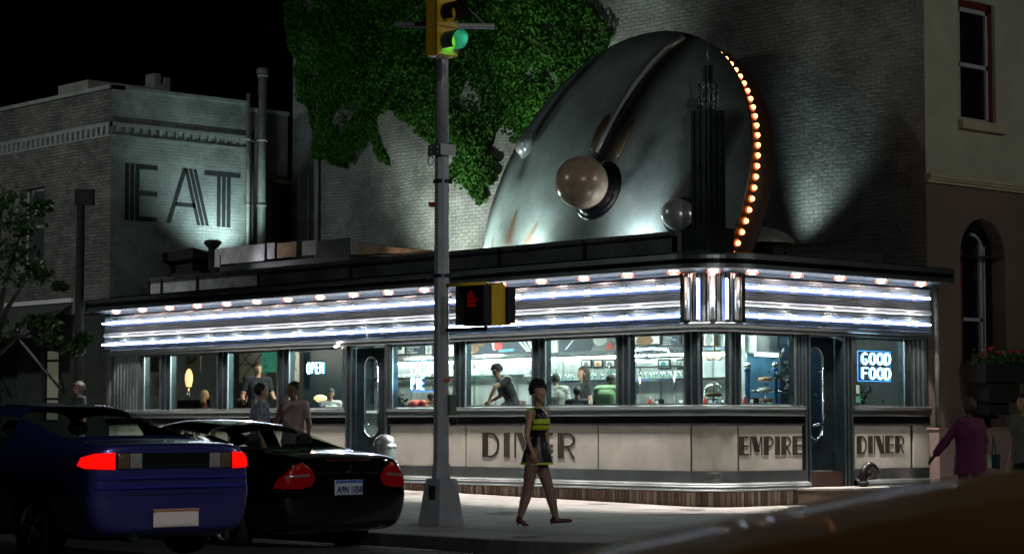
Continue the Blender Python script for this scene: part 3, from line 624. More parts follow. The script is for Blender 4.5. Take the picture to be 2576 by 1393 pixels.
# ------------------------------------------------------------------ EAT building
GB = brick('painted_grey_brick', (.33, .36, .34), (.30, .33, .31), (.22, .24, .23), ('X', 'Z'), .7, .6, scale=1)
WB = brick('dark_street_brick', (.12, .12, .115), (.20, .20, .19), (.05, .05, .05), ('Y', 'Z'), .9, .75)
t = thing('brick_building', 'two-storey grey brick building with EAT painted on its side wall, left of the diner', 'building')
EX, EY, ET = .22, 17.3, 8.30
mb = MB(); mb.add([(EX, EY, 0), (3.72, EY, 0), (3.72, EY, ET), (EX, EY, ET)], [(0, 1, 2, 3)], 0); mb.add([(3.72, EY, 0), (3.72, 18.1, 0), (3.72, 18.1, ET), (3.72, EY, ET)], [(0, 1, 2, 3)], 1)
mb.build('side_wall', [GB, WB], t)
# street wall with window openings
def wall_x(mb, x, y0, y1, z0, z1, holes, m=0, depth=.25, mi=0):   # wall in the plane X = x with rectangular holes, reveals included
    ysx = sorted({y0, y1}|{h[0] for h in holes}|{h[1] for h in holes}); zsx = sorted({z0, z1}|{h[2] for h in holes}|{h[3] for h in holes})
    for a, b in zip(ysx, ysx[1:]):
        for c, d in zip(zsx, zsx[1:]):
            if any(h[0] <= a and b <= h[1] and h[2] <= c and d <= h[3] for h in holes): continue
            mb.add([(x, b, c), (x, a, c), (x, a, d), (x, b, d)], [(0, 1, 2, 3)], m)
    for a, b, c, d in holes:
        X1 = x+depth; mb.add([(x, a, c), (x, b, c), (x, b, d), (x, a, d), (X1, a, c), (X1, b, c), (X1, b, d), (X1, a, d)], [(0, 1, 5, 4), (1, 2, 6, 5), (2, 3, 7, 6), (3, 0, 4, 7)], mi)
WH = [(20.0, 20.95, 4.75, 6.45), (22.6, 23.5, 4.75, 6.45), (25.2, 26.1, 4.75, 6.45)]
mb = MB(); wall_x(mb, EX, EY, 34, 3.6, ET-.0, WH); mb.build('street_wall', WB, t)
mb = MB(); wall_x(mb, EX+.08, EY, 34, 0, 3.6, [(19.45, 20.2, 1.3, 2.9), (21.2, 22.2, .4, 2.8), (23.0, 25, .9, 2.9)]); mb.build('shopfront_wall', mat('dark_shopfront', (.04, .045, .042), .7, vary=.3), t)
SASH = mat('grey_sash_paint', (.32, .34, .35), .5)
for i, (a, b, c, d) in enumerate(WH):
    f = MB(); x = EX+.12
    for z in (c, (c+d)/2-.03, d-.06): f.box(x, x+.05, a, b, z, z+.06)
    for y in (a, b-.06): f.box(x, x+.05, y, y+.06, c, d)
    f = f.build('window', SASH, t); g = MB(); g.box(x+.02, x+.03, a, b, c, d); g.build('pane', mat('dark_window_glass', (.05, .06, .065), .08), f)
    g = MB(); g.box(EX-.06, EX+.1, a-.08, b+.12, c-.17, c-.002); g.build('sill', mat('stone_sill', (.2, .2, .19), .8, vary=.2), f)
LITW = mat('lit_shop_window', (.2, .2, .15), .5, emit=(.50, .55, .36), es=.11)
for a, b, c, d, m in ((19.45, 20.2, 1.3, 2.9, LITW), (21.2, 22.2, .4, 2.8, MATS['dark_window_glass']), (23, 25, .9, 2.9, MATS['dark_window_glass'])):
    f = MB(); x = EX+.22
    for z in (c, c+(d-c)*.30, c+(d-c)*.82, d-.05): f.box(x-.03, x, a, b, z, z+.05)
    for y in (a, b-.05): f.box(x-.03, x, y, y+.05, c, d)
    f = f.build('shop_window', mat('black_frame', (.02, .02, .02), .4), t); g = MB(); g.box(x, x+.02, a, b, c, d); g.build('pane', m, f)
# brick cornice: dentils below a projecting course, on both walls
mb = MB(); mb.box(EX-.05, EX, EY-.05, 34, 7.52, 7.60); mb.box(EX-.05, 3.72, EY-.05, EY, 7.52, 7.60); mb.box(EX-.10, EX+.3, EY-.06, 34, ET, ET+.08); mb.box(EX-.06, 3.72, EY-.06, EY+.3, ET, ET+.08)
mb.box(EX-.04, EX, EY, 34, 7.30, 7.34); mb.box(EX, 3.72, EY-.04, EY, 7.30, 7.34)
y = EY+.05
while y < 30: mb.box(EX-.05, EX-.001, y, y+.10, 7.34, 7.52); y += .21
x = EX+.12
while x < 3.68: mb.box(x, x+.07, EY-.035, EY-.001, 7.40, 7.52); x += .21
mb.build('brick_cornice', mat('cornice_grey', (.26, .28, .27), .7, vary=.3, vscale=5, bump=.4, bscale=20), t)
mb = MB(); mb.box(EX+.1, 3.6, EY+.1, 33.9, ET-.3, ET-.02); mb.build('roof', ROOFM, t)
c0 = ony(320, 572, EY); w0 = ony(604, 572, EY).x-ony(313, 556, EY).x
setbold(1.22, .17)
for s, xx in (('E', 313), ('A', 418), ('T', 513)):
    a = ony(xx, 560, EY).x; x1 = {'E': 395, 'A': 521, 'T': 604}[s]; wd = ony(x1, 560, EY).x-a
    zb, ht = 5.55, 1.21; ps, ww = deco(s); mb = MB()
    for p in ps: mb.plate([(q*wd/ww, r*ht) for q, r in p], (a, EY-.002, zb), X, Z, -Y, .004)
    mb.build('painted_letter', mat('painted_black_letter', (.016, .018, .02), .8, vary=.3, vscale=9), t)
# recessed rear part with its window
mb = MB(); mb.add([(3.72, 18.1, 0), (5.4, 18.1, 0), (5.4, 18.1, ET), (3.72, 18.1, ET)], [(0, 1, 2, 3)])
mb.build('recessed_wall', mat('brown_render', (.15, .135, .125), .8, vary=.3, vscale=1.5, bump=.2), t)
mb = MB(); mb.box(3.72, 5.4, 18.04, 18.4, ET, ET+.08); mb.build('recess_coping', MATS['cornice_grey'], t)
a, b = ony(672, 450, 18.05), ony(748, 600, 18.05); mb = MB(); zt = a.z
for x in (a.x, b.x-.09): mb.box(x, x+.09, 18.0, 18.09, 4.6, zt)
for z in (zt-.08, 5.15): mb.box(a.x, b.x, 18.0, 18.09, z, z+.08)
f = mb.build('window', mat('brown_window_frame', (.12, .09, .06), .6), t); mb = MB(); mb.box(a.x+.09, b.x-.09, 18.05, 18.07, 4.6, zt-.08); mb.build('pane', mat('black_glass', (.01, .01, .012), .05), f)
# rooftop boxes
mb = MB(); a = onx(146, 220, 1.5); mb.box(1.4, 3.2, onx(147, 210, 1.4).y, onx(222, 200, 1.4).y, ET-.1, ET+.66)
tag(mb.build('rooftop_hut', mat('pale_render', (.26, .26, .24), .8, vary=.3)), 'pale low box on the roof of the grey brick building', 'roof hut')
t2 = thing('chimney', 'short ragged brick chimney on the grey building roof', 'chimney'); c = ony(397, 215, 22)
mb = MB(); mb.box(c.x-.22, c.x+.22, 21.8, 22.24, ET-.1, c.z); mb.build('stack', MATS['cornice_grey'], t2)
mb = MB(); mb.box(c.x-.22, c.x-.05, 21.8, 22.2, c.z, c.z+.25); mb.box(c.x+.05, c.x+.22, 21.8, 22.2, c.z, c.z+.18); mb.box(c.x-.3, c.x+.3, 21.7, 22.3, c.z-.5, c.z-.35); mb.build('pot', MATS['cornice_grey'], t2)
# pipes down the side walls
PIPE = mat('painted_pipe', (.24, .26, .24), .5, vary=.3, vscale=6); PIPED = mat('dark_pipe', (.06, .06, .06), .6)
def pipe(x, ytop, ybot, plane, r, m, label, extra=0, sh=.1):
    a, b = ony(x, ytop, plane), ony(x, ybot, plane); mb = MB(); yy = plane-r-.02; mb.tube([(a.x, yy, 4.2), (a.x, yy, a.z)], r, 10)
    z = 4.6
    while z < a.z: mb.tube([(a.x, yy, z), (a.x, yy, z+.06)], r*1.25, 10); z += 1.45
    if extra: mb.lathe([(r*1.5, 0), (r*1.5, .08), (r*1.2, .12), (0, .14)], (a.x, yy, a.z-.04), 10)
    o = mb.build('drain_pipe', m); tag(o, label, 'pipe', 'pipes on the side walls')
pipe(621, 236, 600, EY, .045, PIPE, 'thin grey pipe at the right edge of the EAT wall, left of the flue')
pipe(653, 183, 600, EY, .095, PIPE, 'thick tall flue pipe rising above the roof right of the EAT lettering', 1)
pipe(633, 330, 600, EY+.1, .03, PIPED, 'thin dark pipe between the EAT wall and the tall flue')
pipe(668, 400, 600, 18.1, .03, PIPED, 'thin dark pipe just right of the tall flue')
pipe(755, 250, 600, 18.1, .035, PIPED, 'dark pipe right of the rear window')
pipe(772, 252, 600, 18.1, .03, PIPED, 'narrow dark pipe second from the ivy wall corner')
a = onx(797, 250, 5.3); mb = MB(); mb.tube([(5.33, a.y, 4.2), (5.33, a.y, a.z)], .045, 8); tag(mb.build('drain_pipe', PIPE), 'pale pipe running down the left edge of the ivy-covered wall', 'pipe', 'pipes on the side walls')

# ------------------------------------------------------------------ ivy-clad apartment building
t = thing('apartment_building', 'tall painted brick building behind the diner, side wall half covered in ivy', 'building')
PB = brick('painted_party_brick', (.33, .34, .34), (.27, .28, .28), (.19, .20, .20), ('Y', 'Z'), 1.0, .55, spec=.6)
WX, WY0, WY1 = 5.4, .10, 17.92
mb = MB(); mb.add([(WX, WY1, 0), (WX, WY0, 0), (WX, WY0, 14), (WX, WY1, 14)], [(0, 1, 2, 3)]); mb.add([(WX, WY1, 8), (12, WY1, 8), (12, WY1, 14), (WX, WY1, 14)], [(3, 2, 1, 0)]); mb.build('side_wall', PB, t)
def wall_y(mb, y, x0, x1, z0, z1, holes, m=0, depth=.3, mi=0):
    xsx = sorted({x0, x1}|{h[0] for h in holes}|{h[1] for h in holes}); zsx = sorted({z0, z1}|{h[2] for h in holes}|{h[3] for h in holes})
    for a, b in zip(xsx, xsx[1:]):
        for c, d in zip(zsx, zsx[1:]):
            if any(h[0] <= a and b <= h[1] and h[2] <= c and d <= h[3] for h in holes): continue
            mb.add([(a, y, c), (b, y, c), (b, y, d), (a, y, d)], [(0, 1, 2, 3)], m)
    for a, b, c, d in holes:
        Y1 = y+depth; mb.add([(a, y, c), (b, y, c), (b, y, d), (a, y, d), (a, Y1, c), (b, Y1, c), (b, Y1, d), (a, Y1, d)], [(0, 4, 5, 1), (1, 5, 6, 2), (2, 6, 7, 3), (3, 7, 4, 0)], mi)
CRB = mat('cream_painted_brick', (.46, .45, .36), .75, vary=.15, vscale=2, bump=.25, bscale=14); BRB = mat('brown_painted_wall', (.17, .125, .105), .7, vary=.15, vscale=1.5, bump=.2, bscale=18)
RED = mat('dark_red_frame', (.12, .01, .012), .5)
H1 = (6.36, 7.42, 6.45, 8.55)
mb = MB(); wall_y(mb, WY0, WX, 16, 5.42, 14, [H1, (9.6, 10.7, 6.45, 8.55)]); mb.build('upper_front_wall', CRB, t)
AX0, AX1, AZ0, AZ1 = 6.33, 7.62, 2.20, 4.78
mb = MB(); wall_y(mb, WY0, WX, 16, 0, 5.30, [(AX0, AX1, AZ0, AZ1-.645)])
rr = (AX1-AX0)/2; cx = (AX0+AX1)/2; zc = AZ1-rr
mb.v = mb.v; mb.f, mb.m, mb.sm = list(mb.f), list(mb.m), list(mb.sm)
# carve the arch: drop the quad above the opening and refill around a half circle
keep = []
for i, f in enumerate(mb.f):
    vs = [mb.v[k] for k in f]
    if all(abs(v[1]-WY0) < 1e-5 for v in vs) and abs(sum(v[0] for v in vs)/4-cx) < .01 and min(v[2] for v in vs) > zc-.01: continue
    keep.append(i)
mb.f = [mb.f[i] for i in keep]; mb.m = [0]*len(keep); mb.sm = [False]*len(keep)
N = 16; A = [(cx-rr*math.cos(PI*i/N), zc+rr*math.sin(PI*i/N)) for i in range(N+1)]
for (x0, z0), (x1, z1) in zip(A, A[1:]):
    mb.add([(x0, WY0, z0), (x1, WY0, z1), (x1, WY0, 5.30), (x0, WY0, 5.30)], [(0, 1, 2, 3)]); mb.add([(x0, WY0, z0), (x1, WY0, z1), (x1, WY0+.3, z1), (x0, WY0+.3, z0)], [(3, 2, 1, 0)])
mb.build('lower_front_wall', BRB, t)
mb = MB(); 
for i, (dz, o) in enumerate(((5.30, .06), (5.345, .10), (5.385, .13))): mb.box(WX-.02, 16, WY0-o, WY0+.02, dz, dz+.043 if i < 2 else 5.44)
mb.build('string_course', mat('cream_stone_course', (.5, .46, .30), .6, vary=.2), t)
SW = mat('pale_sash_paint', (.42, .45, .48), .5)
for (a, b, c, d) in (H1, (9.6, 10.7, 6.45, 8.55)):
    mb = MB(); y = WY0+.10
    for x in (a, b-.10): mb.box(x, x+.10, y-.03, y+.1, c, d)
    mb.box(a, b, y-.03, y+.1, d-.12, d); f = mb.build('window', RED, t); mb = MB()
    for x in (a+.10, b-.16): mb.box(x, x+.06, y-.01, y+.06, c, d-.12)
    for z in (c, (c+d)/2-.1, d-.19): mb.box(a+.1, b-.1, y-.01, y+.06, z, z+.07)
    mb.build('sash', SW, f); mb = MB(); mb.box(a+.1, b-.1, y+.03, y+.04, c, d-.1); mb.build('pane', MATS['black_glass'], f)
    mb = MB(); mb.box(a-.06, b+.18, WY0-.12, WY0+.1, c-.16, c-.002); mb.build('sill', MATS['cream_stone_course'], f)
mb = MB(); y = WY0+.28
P = [(AX0, AZ0), (AX1, AZ0)]+[(x, z) for x, z in A[::-1]]
mb.plate(P, (0, y, 0), X, Z, Y, .02); f = mb.build('arched_window', MATS['black_glass'], t)
mb = MB(); mb.box(AX0+.02, AX0+.36, y-.06, y-.002, AZ0, zc+.1); mb.build('red_shutter', RED, f)
mb = MB(); mb.box(AX1-.42, AX1-.36, y-.05, y-.002, AZ0, zc+.25); mb.box(AX0+.36, AX1-.36, y-.05, y-.002, 3.02, 3.08); mb.box(AX1-.30, AX1-.27, y-.05, y-.002, AZ0, zc+.2)
mb.tube([(cx-(rr-.3)*math.cos(g), y-.03, zc+(rr-.25)*math.sin(g)) for g in [PI*i/10 for i in range(5, 11)]], .03, 5); mb.build('sash', SW, f)
mb = MB(); mb.box(WX-.01, 12, WY0, WY1, 13.9, 14); mb.build('roof', ROOFM, t)
# low wall in front of the brown front
a = ony(2350, 1078, -.35); mb = MB(); mb.box(a.x, 14, -.45, -.25, -.02, 1.16); mb.box(a.x-.03, 14, -.48, -.22, 1.16, 1.19)
tag(mb.build('garden_wall', mat('pinkish_wall', (.24, .17, .155), .7, vary=.15, vscale=1.5)), 'low pinkish brown wall in front of the arched window', 'wall')
# flower box
t = thing('flower_box', 'black window box of red and pink flowers under the arched window', 'flower box')
a = ony(2430, 950, -.35); mb = MB(); mb.box(6.28, 7.75, -.42, .05, 1.95, 2.26); mb.box(6.42, 7.3, -.38, .05, 1.62, 1.95); mb.box(6.5, 7.1, -.3, .05, 1.40, 1.62); mb.build('planter', BLK, t)
LEAF = mat('leaf_green', (.035, .085, .02), .5); LEAFD = mat('leaf_dark', (.02, .05, .014), .5)
def leafcloud(n, fn, s0, s1, nrm=None, tilt=.9):
    V = []; Fc = []; S = []
    for i in range(n):
        c = fn(); 
        if c is None: continue
        d = Vector((random.gauss(0, 1), random.gauss(0, 1), random.gauss(0, 1))).normalized()
        if nrm is not None: d = (Vector(nrm)+d*tilt).normalized()
        e = d.cross(Vector((random.gauss(0, 1), random.gauss(0, 1), random.gauss(0, 1)))).normalized(); g = d.cross(e); s = random.uniform(s0, s1)
        k = len(V); V += [c-g*s, c+e*s*.62, c+g*s, c-e*s*.62]; Fc.append((k, k+1, k+2, k+3)); S.append(random.randrange(4))
    mb = MB(); mb.v = [tuple(v) for v in V]; mb.f = Fc; mb.m = [x % 2 if x < 3 else 0 for x in S]; mb.sm = [False]*len(Fc); return mb
leafcloud(900, lambda: Vector((random.uniform(6.25, 7.8), random.uniform(-.45, -.05), 2.26+abs(random.gauss(0, .09)))), .03, .06).build('foliage', [LEAF, LEAFD], t)
for k in range(16):
    c = Vector((random.uniform(6.3, 7.7), random.uniform(-.45, -.1), 2.40+random.uniform(0, .12))); mb = MB()
    for j in range(5): mb.ball(c+Vector((random.uniform(-.03, .03), random.uniform(-.03, .03), random.uniform(-.02, .02))), .028, 6)
    mb.build('flower', mat('red_petals', (.5, .02, .04), .6) if k % 3 else mat('pink_petals', (.6, .2, .25), .6), t)

# ivy: every leaf a small face on the wall, thinned by noise and ending in hanging trails
IVY = [(728, -30), (733, 120), (752, 150), (748, 215), (775, 260), (790, 300), (800, 340), (795, 395), (838, 400), (858, 418), (895, 408), (930, 360), (945, 355), (955, 340), (965, 295), (985, 275), (1010, 295), (1042, 325), (1060, 342), (1092, 368), (1110, 375), (1140, 395), (1165, 430), (1200, 440), (1215, 425), (1232, 385), (1247, 345), (1262, 335), (1275, 350), (1300, 362), (1330, 330), (1400, 270), (1480, 170), (1550, 105), (1535, 60), (1500, 35), (1475, 0), (1470, -30)]
IVP = [(onx(x, y, WX).y, onx(x, y, WX).z) for x, y in IVY]
TRAIL = [((945, 345), (985, 415), 7), ((955, 370), (965, 405), 6), ((850, 400), (875, 420), 6), ((1160, 420), (1225, 500), 20), ((1195, 430), (1245, 460), 12), ((1215, 480), (1212, 512), 9), ((1150, 425), (1130, 460), 7), ((1225, 430), (1255, 440), 7), ((1190, 450), (1200, 495), 10), ((1230, 400), (1258, 412), 6)]
TRP = [(onx(*a, WX), onx(*b, WX), w/41/3) for a, b, w in TRAIL]
def inside(P, y, z):
    c = False
    for i in range(len(P)):
        (y0, z0), (y1, z1) = P[i-1], P[i]
        if (z0 > z) != (z1 > z) and y < (y1-y0)*(z-z0)/(z1-z0)+y0: c = not c
    return c
ylo, yhi, zlo, zhi = min(p[0] for p in IVP), max(p[0] for p in IVP), min(p[1] for p in IVP), 11.6
def ivpt():
    if random.random() < .05:
        a, b, wd = random.choice(TRP); k = random.random(); p = a.lerp(b, k); return Vector((WX-.04-random.random()*.08, p.y+random.gauss(0, wd*(1-k*.8)), p.z+random.gauss(0, wd*(1-k*.8))))
    y, z = random.uniform(ylo, yhi), random.uniform(zlo, zhi); e = noise.noise(Vector((y*2.6, z*2.6, 3)))*.14
    if not inside(IVP, y+e, z+noise.noise(Vector((y*3, z*3, 9)))*.14): return None
    d = noise.noise(Vector((y*.9, z*1.3, 0)))+.5*noise.noise(Vector((y*3.1, z*3.1, 5)))
    if d < -.40 and random.random() < .9: return None
    return Vector((WX-.02-abs(d+.3)*.10-random.random()*.10, y, z))
IVM = [mat('ivy_leaf', (.032, .125, .012), .6, spec=.2, vary=.6, vscale=1.3), mat('ivy_leaf_dark', (.014, .062, .008), .6, spec=.2, vary=.6, vscale=2)]
iv = leafcloud(170000, ivpt, .020, .052, (-1, -.25, .25), .7).build('ivy', IVM)
tag(iv, 'dense green ivy covering the upper left of the painted brick wall', 'ivy')
tag(iv, kind='stuff')

# ------------------------------------------------------------------ floodlights on the roof (hidden behind the parapet, washing the walls)
def flood(loc, aim, e, col, ang, label, size=.08, blend=.9):
    loc = Vector(loc); d = (Vector(aim)-loc).normalized(); t = thing('floodlight', label, 'floodlight', 'roof floodlights', loc=tuple(loc))
    mb = MB(); s = d.cross(Z).normalized(); mb.obox(-d*.12, s, d.cross(s), d, .11, .08, .07, 0); mb.build('housing', BLK, t)
    mb = MB(); mb.tube([Vector((0, 0, -.02))-d*.12, Vector((0, 0, -.3))-d*.12], .015, 6); mb.build('bracket', BLK, t)
    lamp('SPOT', 'floodlight_beam', loc+d*.02, e, col, aim, size, ang, blend)
flood((3.1, 16.2, 4.75), (2.8, 17.3, 6.6), 260, (.70, .98, .95), 105, 'small floodlight at the foot of the EAT wall')
flood((3.7, 12.2, 4.25), (5.4, 12.2, 6.4), 520, (.88, 1, .84), 105, 'floodlight behind the roof monitor aimed at the ivy wall')
flood((3.3, 9.0, 4.25), (5.4, 8.3, 9.0), 1000, (.86, 1, .80), 70, 'floodlight aimed up at the ivy beside the saucer')
flood((4.92, 2.95, 3.96), (5.4, 1.75, 7.4), 300, (.78, 1, .92), 66, 'floodlight behind the mushroom vent aimed at the bare wall', .25, 1)
flood((.95, 14.3, 4.33), (1.7, 13.4, 4.32), 14, (.95, .92, 1), 130, 'small floodlight in front of the painted end of the roof monitor')
flood((1.0, 9.9, 4.10), (1.7, 9.0, 4.35), 9, (1, .80, .55), 120, 'small warm floodlight in front of the rusty end of the roof monitor')
flood((.98, 8.3, 4.12), (2.0, 6.0, 5.0), 260, (.80, 1, .93), 75, 'floodlight behind the parapet at the left of the saucer', .2)
flood((.98, 5.6, 4.10), (2.2, 5.2, 5.2), 110, (.80, 1, .95), 120, 'floodlight behind the parapet below the middle of the saucer', .3)
flood((.98, 2.6, 4.10), (2.3, 3.6, 5.0), 120, (.80, .96, 1), 110, 'floodlight behind the parapet beside the skyscraper sculpture', .3)

# ------------------------------------------------------------------ interior of the diner
WSTEEL = mat('brushed_wall_steel', (.70, .76, .75), .38, .6, vary=.25, vscale=4, stretch=(1, 1, .2))
TILE = mat('white_counter_front', (.7, .74, .72), .35, vary=.1)
TUBE = emis('fluorescent_tube', (.88, 1, .95), 34)
t = thing('counter_back_bar', 'bright stainless back bar with shelves behind the counter', 'back bar')
PX = 3.4
mb = MB(); mb.box(PX, PX+.06, 2.4, 12.4, .5, 3.10); mb.build('back_wall', WSTEEL, t)
mb = MB()
y = 2.5
while y < 12.2: mb.box(PX-.012, PX-.001, y, y+.02, 1.0, 2.4); y += .62
mb.build('wall_batten', STEEL, t)
zs = onx(1250, 897, PX-.2).z; z2 = onx(1640, 957, PX-.3).z
for z, dp, a, b, nm in ((zs, .38, 2.5, 12.2, 'upper_shelf'), (z2, .34, 2.5, 7.45, 'lower_shelf'), (z2+.13, .34, 7.55, 12.2, 'lower_shelf')):
    mb = MB(); mb.box(PX-dp, PX-.02, a, b, z, z+.03); s = mb.build(nm, TILE, t); mb = MB(); mb.box(PX-dp-.01, PX-dp-.001, a, b, z-.015, z+.035); mb.build('edge', CHROME, s)
mb = MB(); mb.box(PX-.5, PX-.02, 2.5, 12.2, .5, 1.42); mb.build('cabinet', WSTEEL, t)
mb = MB(); mb.box(PX-.55, PX-.02, 2.5, 12.2, 1.421, 1.46); mb.build('worktop', STEEL, t)
for a, b in ((2.9, 4.6), (4.8, 6.9), (7.1, 9.2), (9.4, 11.9)):
    f = thing('shelf_light', 'white fluorescent tube under the upper shelf, '+{2.9: 'nearest the rounded corner', 4.8: 'second from the rounded corner', 7.1: 'behind the cook', 9.4: 'nearest the left door'}[a], 'light', 'fluorescent tubes under the shelf')
    mb = MB(); mb.box(PX-.10, PX-.03, a, b, zs-.045, zs-.002); mb.build('holder', TILE, f); mb = MB(); mb.tube([(PX-.07, a+.02, zs-.065), (PX-.07, b-.02, zs-.065)], .016, 8); mb.build('tube', TUBE, f)
for x, y0, y1, lb in ((1.2, 1.2, 5.0, 'above the counter by the rounded corner'), (1.2, 6.2, 10.5, 'above the counter by the left door'), (2.5, 1.2, 5.0, 'over the aisle by the corner'), (2.5, 6.2, 11.2, 'over the aisle by the left door'), (4.3, 1.2, 3.2, 'over the cooking range')):
    f = thing('ceiling_light', 'long white ceiling light panel '+lb, 'light', 'ceiling lights'); mb = MB(); mb.box(x-.12, x+.12, y0, y1, 3.06, 3.095); mb.build('housing', TILE, f)
    mb = MB(); mb.box(x-.1, x+.1, y0+.03, y1-.03, 3.045, 3.058); mb.build('diffuser', emis('ceiling_diffuser', (.84, 1, .93), 40), f)
t = thing('counter', 'long steel-fronted lunch counter with white top inside the diner', 'counter')
mb = MB(); mb.box(1.9, 2.35, .9, 11, .5, 1.46); mb.build('front', WSTEEL, t); mb = MB(); mb.box(1.8, 2.45, .8, 11.1, 1.461, 1.51); mb.build('top', TILE, t)
# boards and pictures leaning on the upper shelf
def board(name, x0, y0, x1, y1, m, label, cat, px_=PX-.12, art=None):
    a, b = onx(x0, y0, px_), onx(x1, y1, px_); t = thing(name, label, cat)
    mb = MB(); mb.box(px_, px_+.02, b.y, a.y, b.z, a.z); mb.build('frame', MATS['black_frame'], t)
    mb = MB(); mb.box(px_-.006, px_-.001, b.y+.03, a.y-.03, b.z+.03, a.z-.03); mb.build('panel', m, t)
    if art:
        for k, (poly, mm, nm) in enumerate(art):
            mb = MB(); W, H = (a.y-b.y), (a.z-b.z); mb.plate([(u*W, v*H) for u, v in poly], (px_-.008, a.y, b.z), -Y, Z, -X, .003+.0005*k); mb.build(nm, mm, t)
    return t, a, b
LT = mat('pale_print', (.62, .66, .62), .6, vary=.15, vscale=8); GREYP = mat('grey_print', (.22, .24, .24), .6, vary=.3, vscale=14); REDP = mat('red_print', (.45, .05, .04), .5); BLUEP = mat('teal_print', (.08, .28, .36), .5); ORP = mat('orange_print', (.55, .25, .08), .5); NAVY = mat('navy_print', (.02, .03, .05), .5); BROWNP = mat('brown_print', (.2, .11, .06), .6, vary=.4, vscale=20)
blob = lambda cx, cy, rx, ry: [(cx+rx*math.cos(2*PI*i/14)*(1+.1*math.sin(i*5)), cy+ry*math.sin(2*PI*i/14)*(1+.1*math.cos(i*3))) for i in range(14)]
board('picture', 988, 850, 1020, 893, LT, 'pale framed picture with a dark block, left of the left menu board', 'picture', art=[([(.1, .3), (.75, .3), (.75, .55), (.1, .55)], NAVY, 'dark_block')])
for i, (x0, x1, y0, lb) in enumerate(((1022, 1067, 850, 'black menu board with white lines above the FRESH PIE neon'), (1667, 1713, 834, 'black menu board with white lines above the pie case near the rounded corner'))):
    t, a, b = board('menu_board', x0, y0, x1, 891 if i == 0 else 869, NAVY, lb, 'menu board'); W, H = a.y-b.y, a.z-b.z
    for k, s in enumerate(('ROAST BEEF', 'CHEESEBURGER', 'APPLE PIE', 'MILK', 'HOT CHOCOLATE')):
        text(t, 'menu_line', s, H*.12, (PX-.13, a.y-.05*W, a.z-H*(.32+.15*k)), -Y, Z, -X, MATS['pale_print'], width=W*(.3+.1*((k*7) % 5)))
board('picture', 1069, 850, 1088, 893, LT, 'pale picture of a grey shape right of the left menu board', 'picture', art=[(blob(.5, .4, .3, .3), GREYP, 'grey_shape')])
board('mural', 1168, 838, 1345, 890, NAVY, 'wide dark collage mural with red shapes and white diagonal rays', 'mural', art=[
    (blob(.12, .3, .1, .2), BROWNP, 'shape'), (blob(.05, .15, .07, .12), ORP, 'shape'), ([(.38, .9), (.42, .25), (.46, .2), (.44, .9)], LT, 'shape'), ([(.44, .9), (.44, .25), (.55, .2), (.57, .9)], REDP, 'shape'), ([(.5, .12), (.72, .15), (.72, .27), (.5, .22)], BLUEP, 'shape'),
    ([(.66, .98), (.70, .98), (.93, .1), (.90, .1)], LT, 'ray'), ([(.74, .98), (.79, .98), (.96, .1), (.94, .1)], LT, 'ray'), ([(.84, .98), (.93, .98), (.99, .1), (.97, .1)], LT, 'ray'), (blob(.24, .5, .07, .1), BROWNP, 'shape')])
board('mural', 1366, 835, 1558, 886, GREYP, 'wide mural with white pleated fan at its left and dark sweeping curves', 'mural', art=[
    ([(0, .05), (.2, .05), (.2, .95), (0, .95)], LT, 'fan')]+[([(.0+.03*i, .1), (.008+.03*i, .1), (.06+.03*i, .9), (.05+.03*i, .9)], GREYP, 'pleat') for i in range(5)]+[([(.22, .05), (.62, .05), (.7, .5), (.62, .95), (.22, .95)], NAVY, 'shape'), ([(.3, .2), (.32, .2), (.5, .9), (.48, .9)], LT, 'curve'), (blob(.76, .6, .09, .28), LT, 'shape'), ([(.84, .1), (.94, .2), (.9, .5), (.84, .3)], REDP, 'shape')])
board('picture', 1584, 830, 1662, 868, LT, 'large pale picture of a rounded brown heap over the pie case', 'picture', art=[(blob(.5, .35, .28, .32), BROWNP, 'heap')])
board('picture', 1716, 832, 1765, 870, LT, 'pale picture with a pinkish shape right of the corner menu board', 'picture', art=[(blob(.4, .5, .2, .4), mat('pink_print', (.5, .35, .3), .6), 'shape')])
board('picture', 1768, 830, 1800, 872, LT, 'tall pale picture behind the curved corner window', 'picture', art=[(blob(.5, .45, .3, .35), GREYP, 'shape')])
for i, (x0, x1) in enumerate(((1462, 1488), (1493, 1516), (1521, 1548), (1655, 1685), (1702, 1722))):
    board('print', x0, 903, x1, 925 if i < 3 else 928, LT, 'small white print on the back wall, '+['below the fan mural, leftmost', 'below the fan mural, middle, with a yellow shape', 'below the fan mural, rightmost', 'over the glasses with a blue shape', 'nearest the corner pillar'][i], 'print', px_=PX-.04, art=[(blob(.5, .45, .22, .3), (GREYP, ORP, GREYP, BLUEP, GREYP)[i], 'shape')])
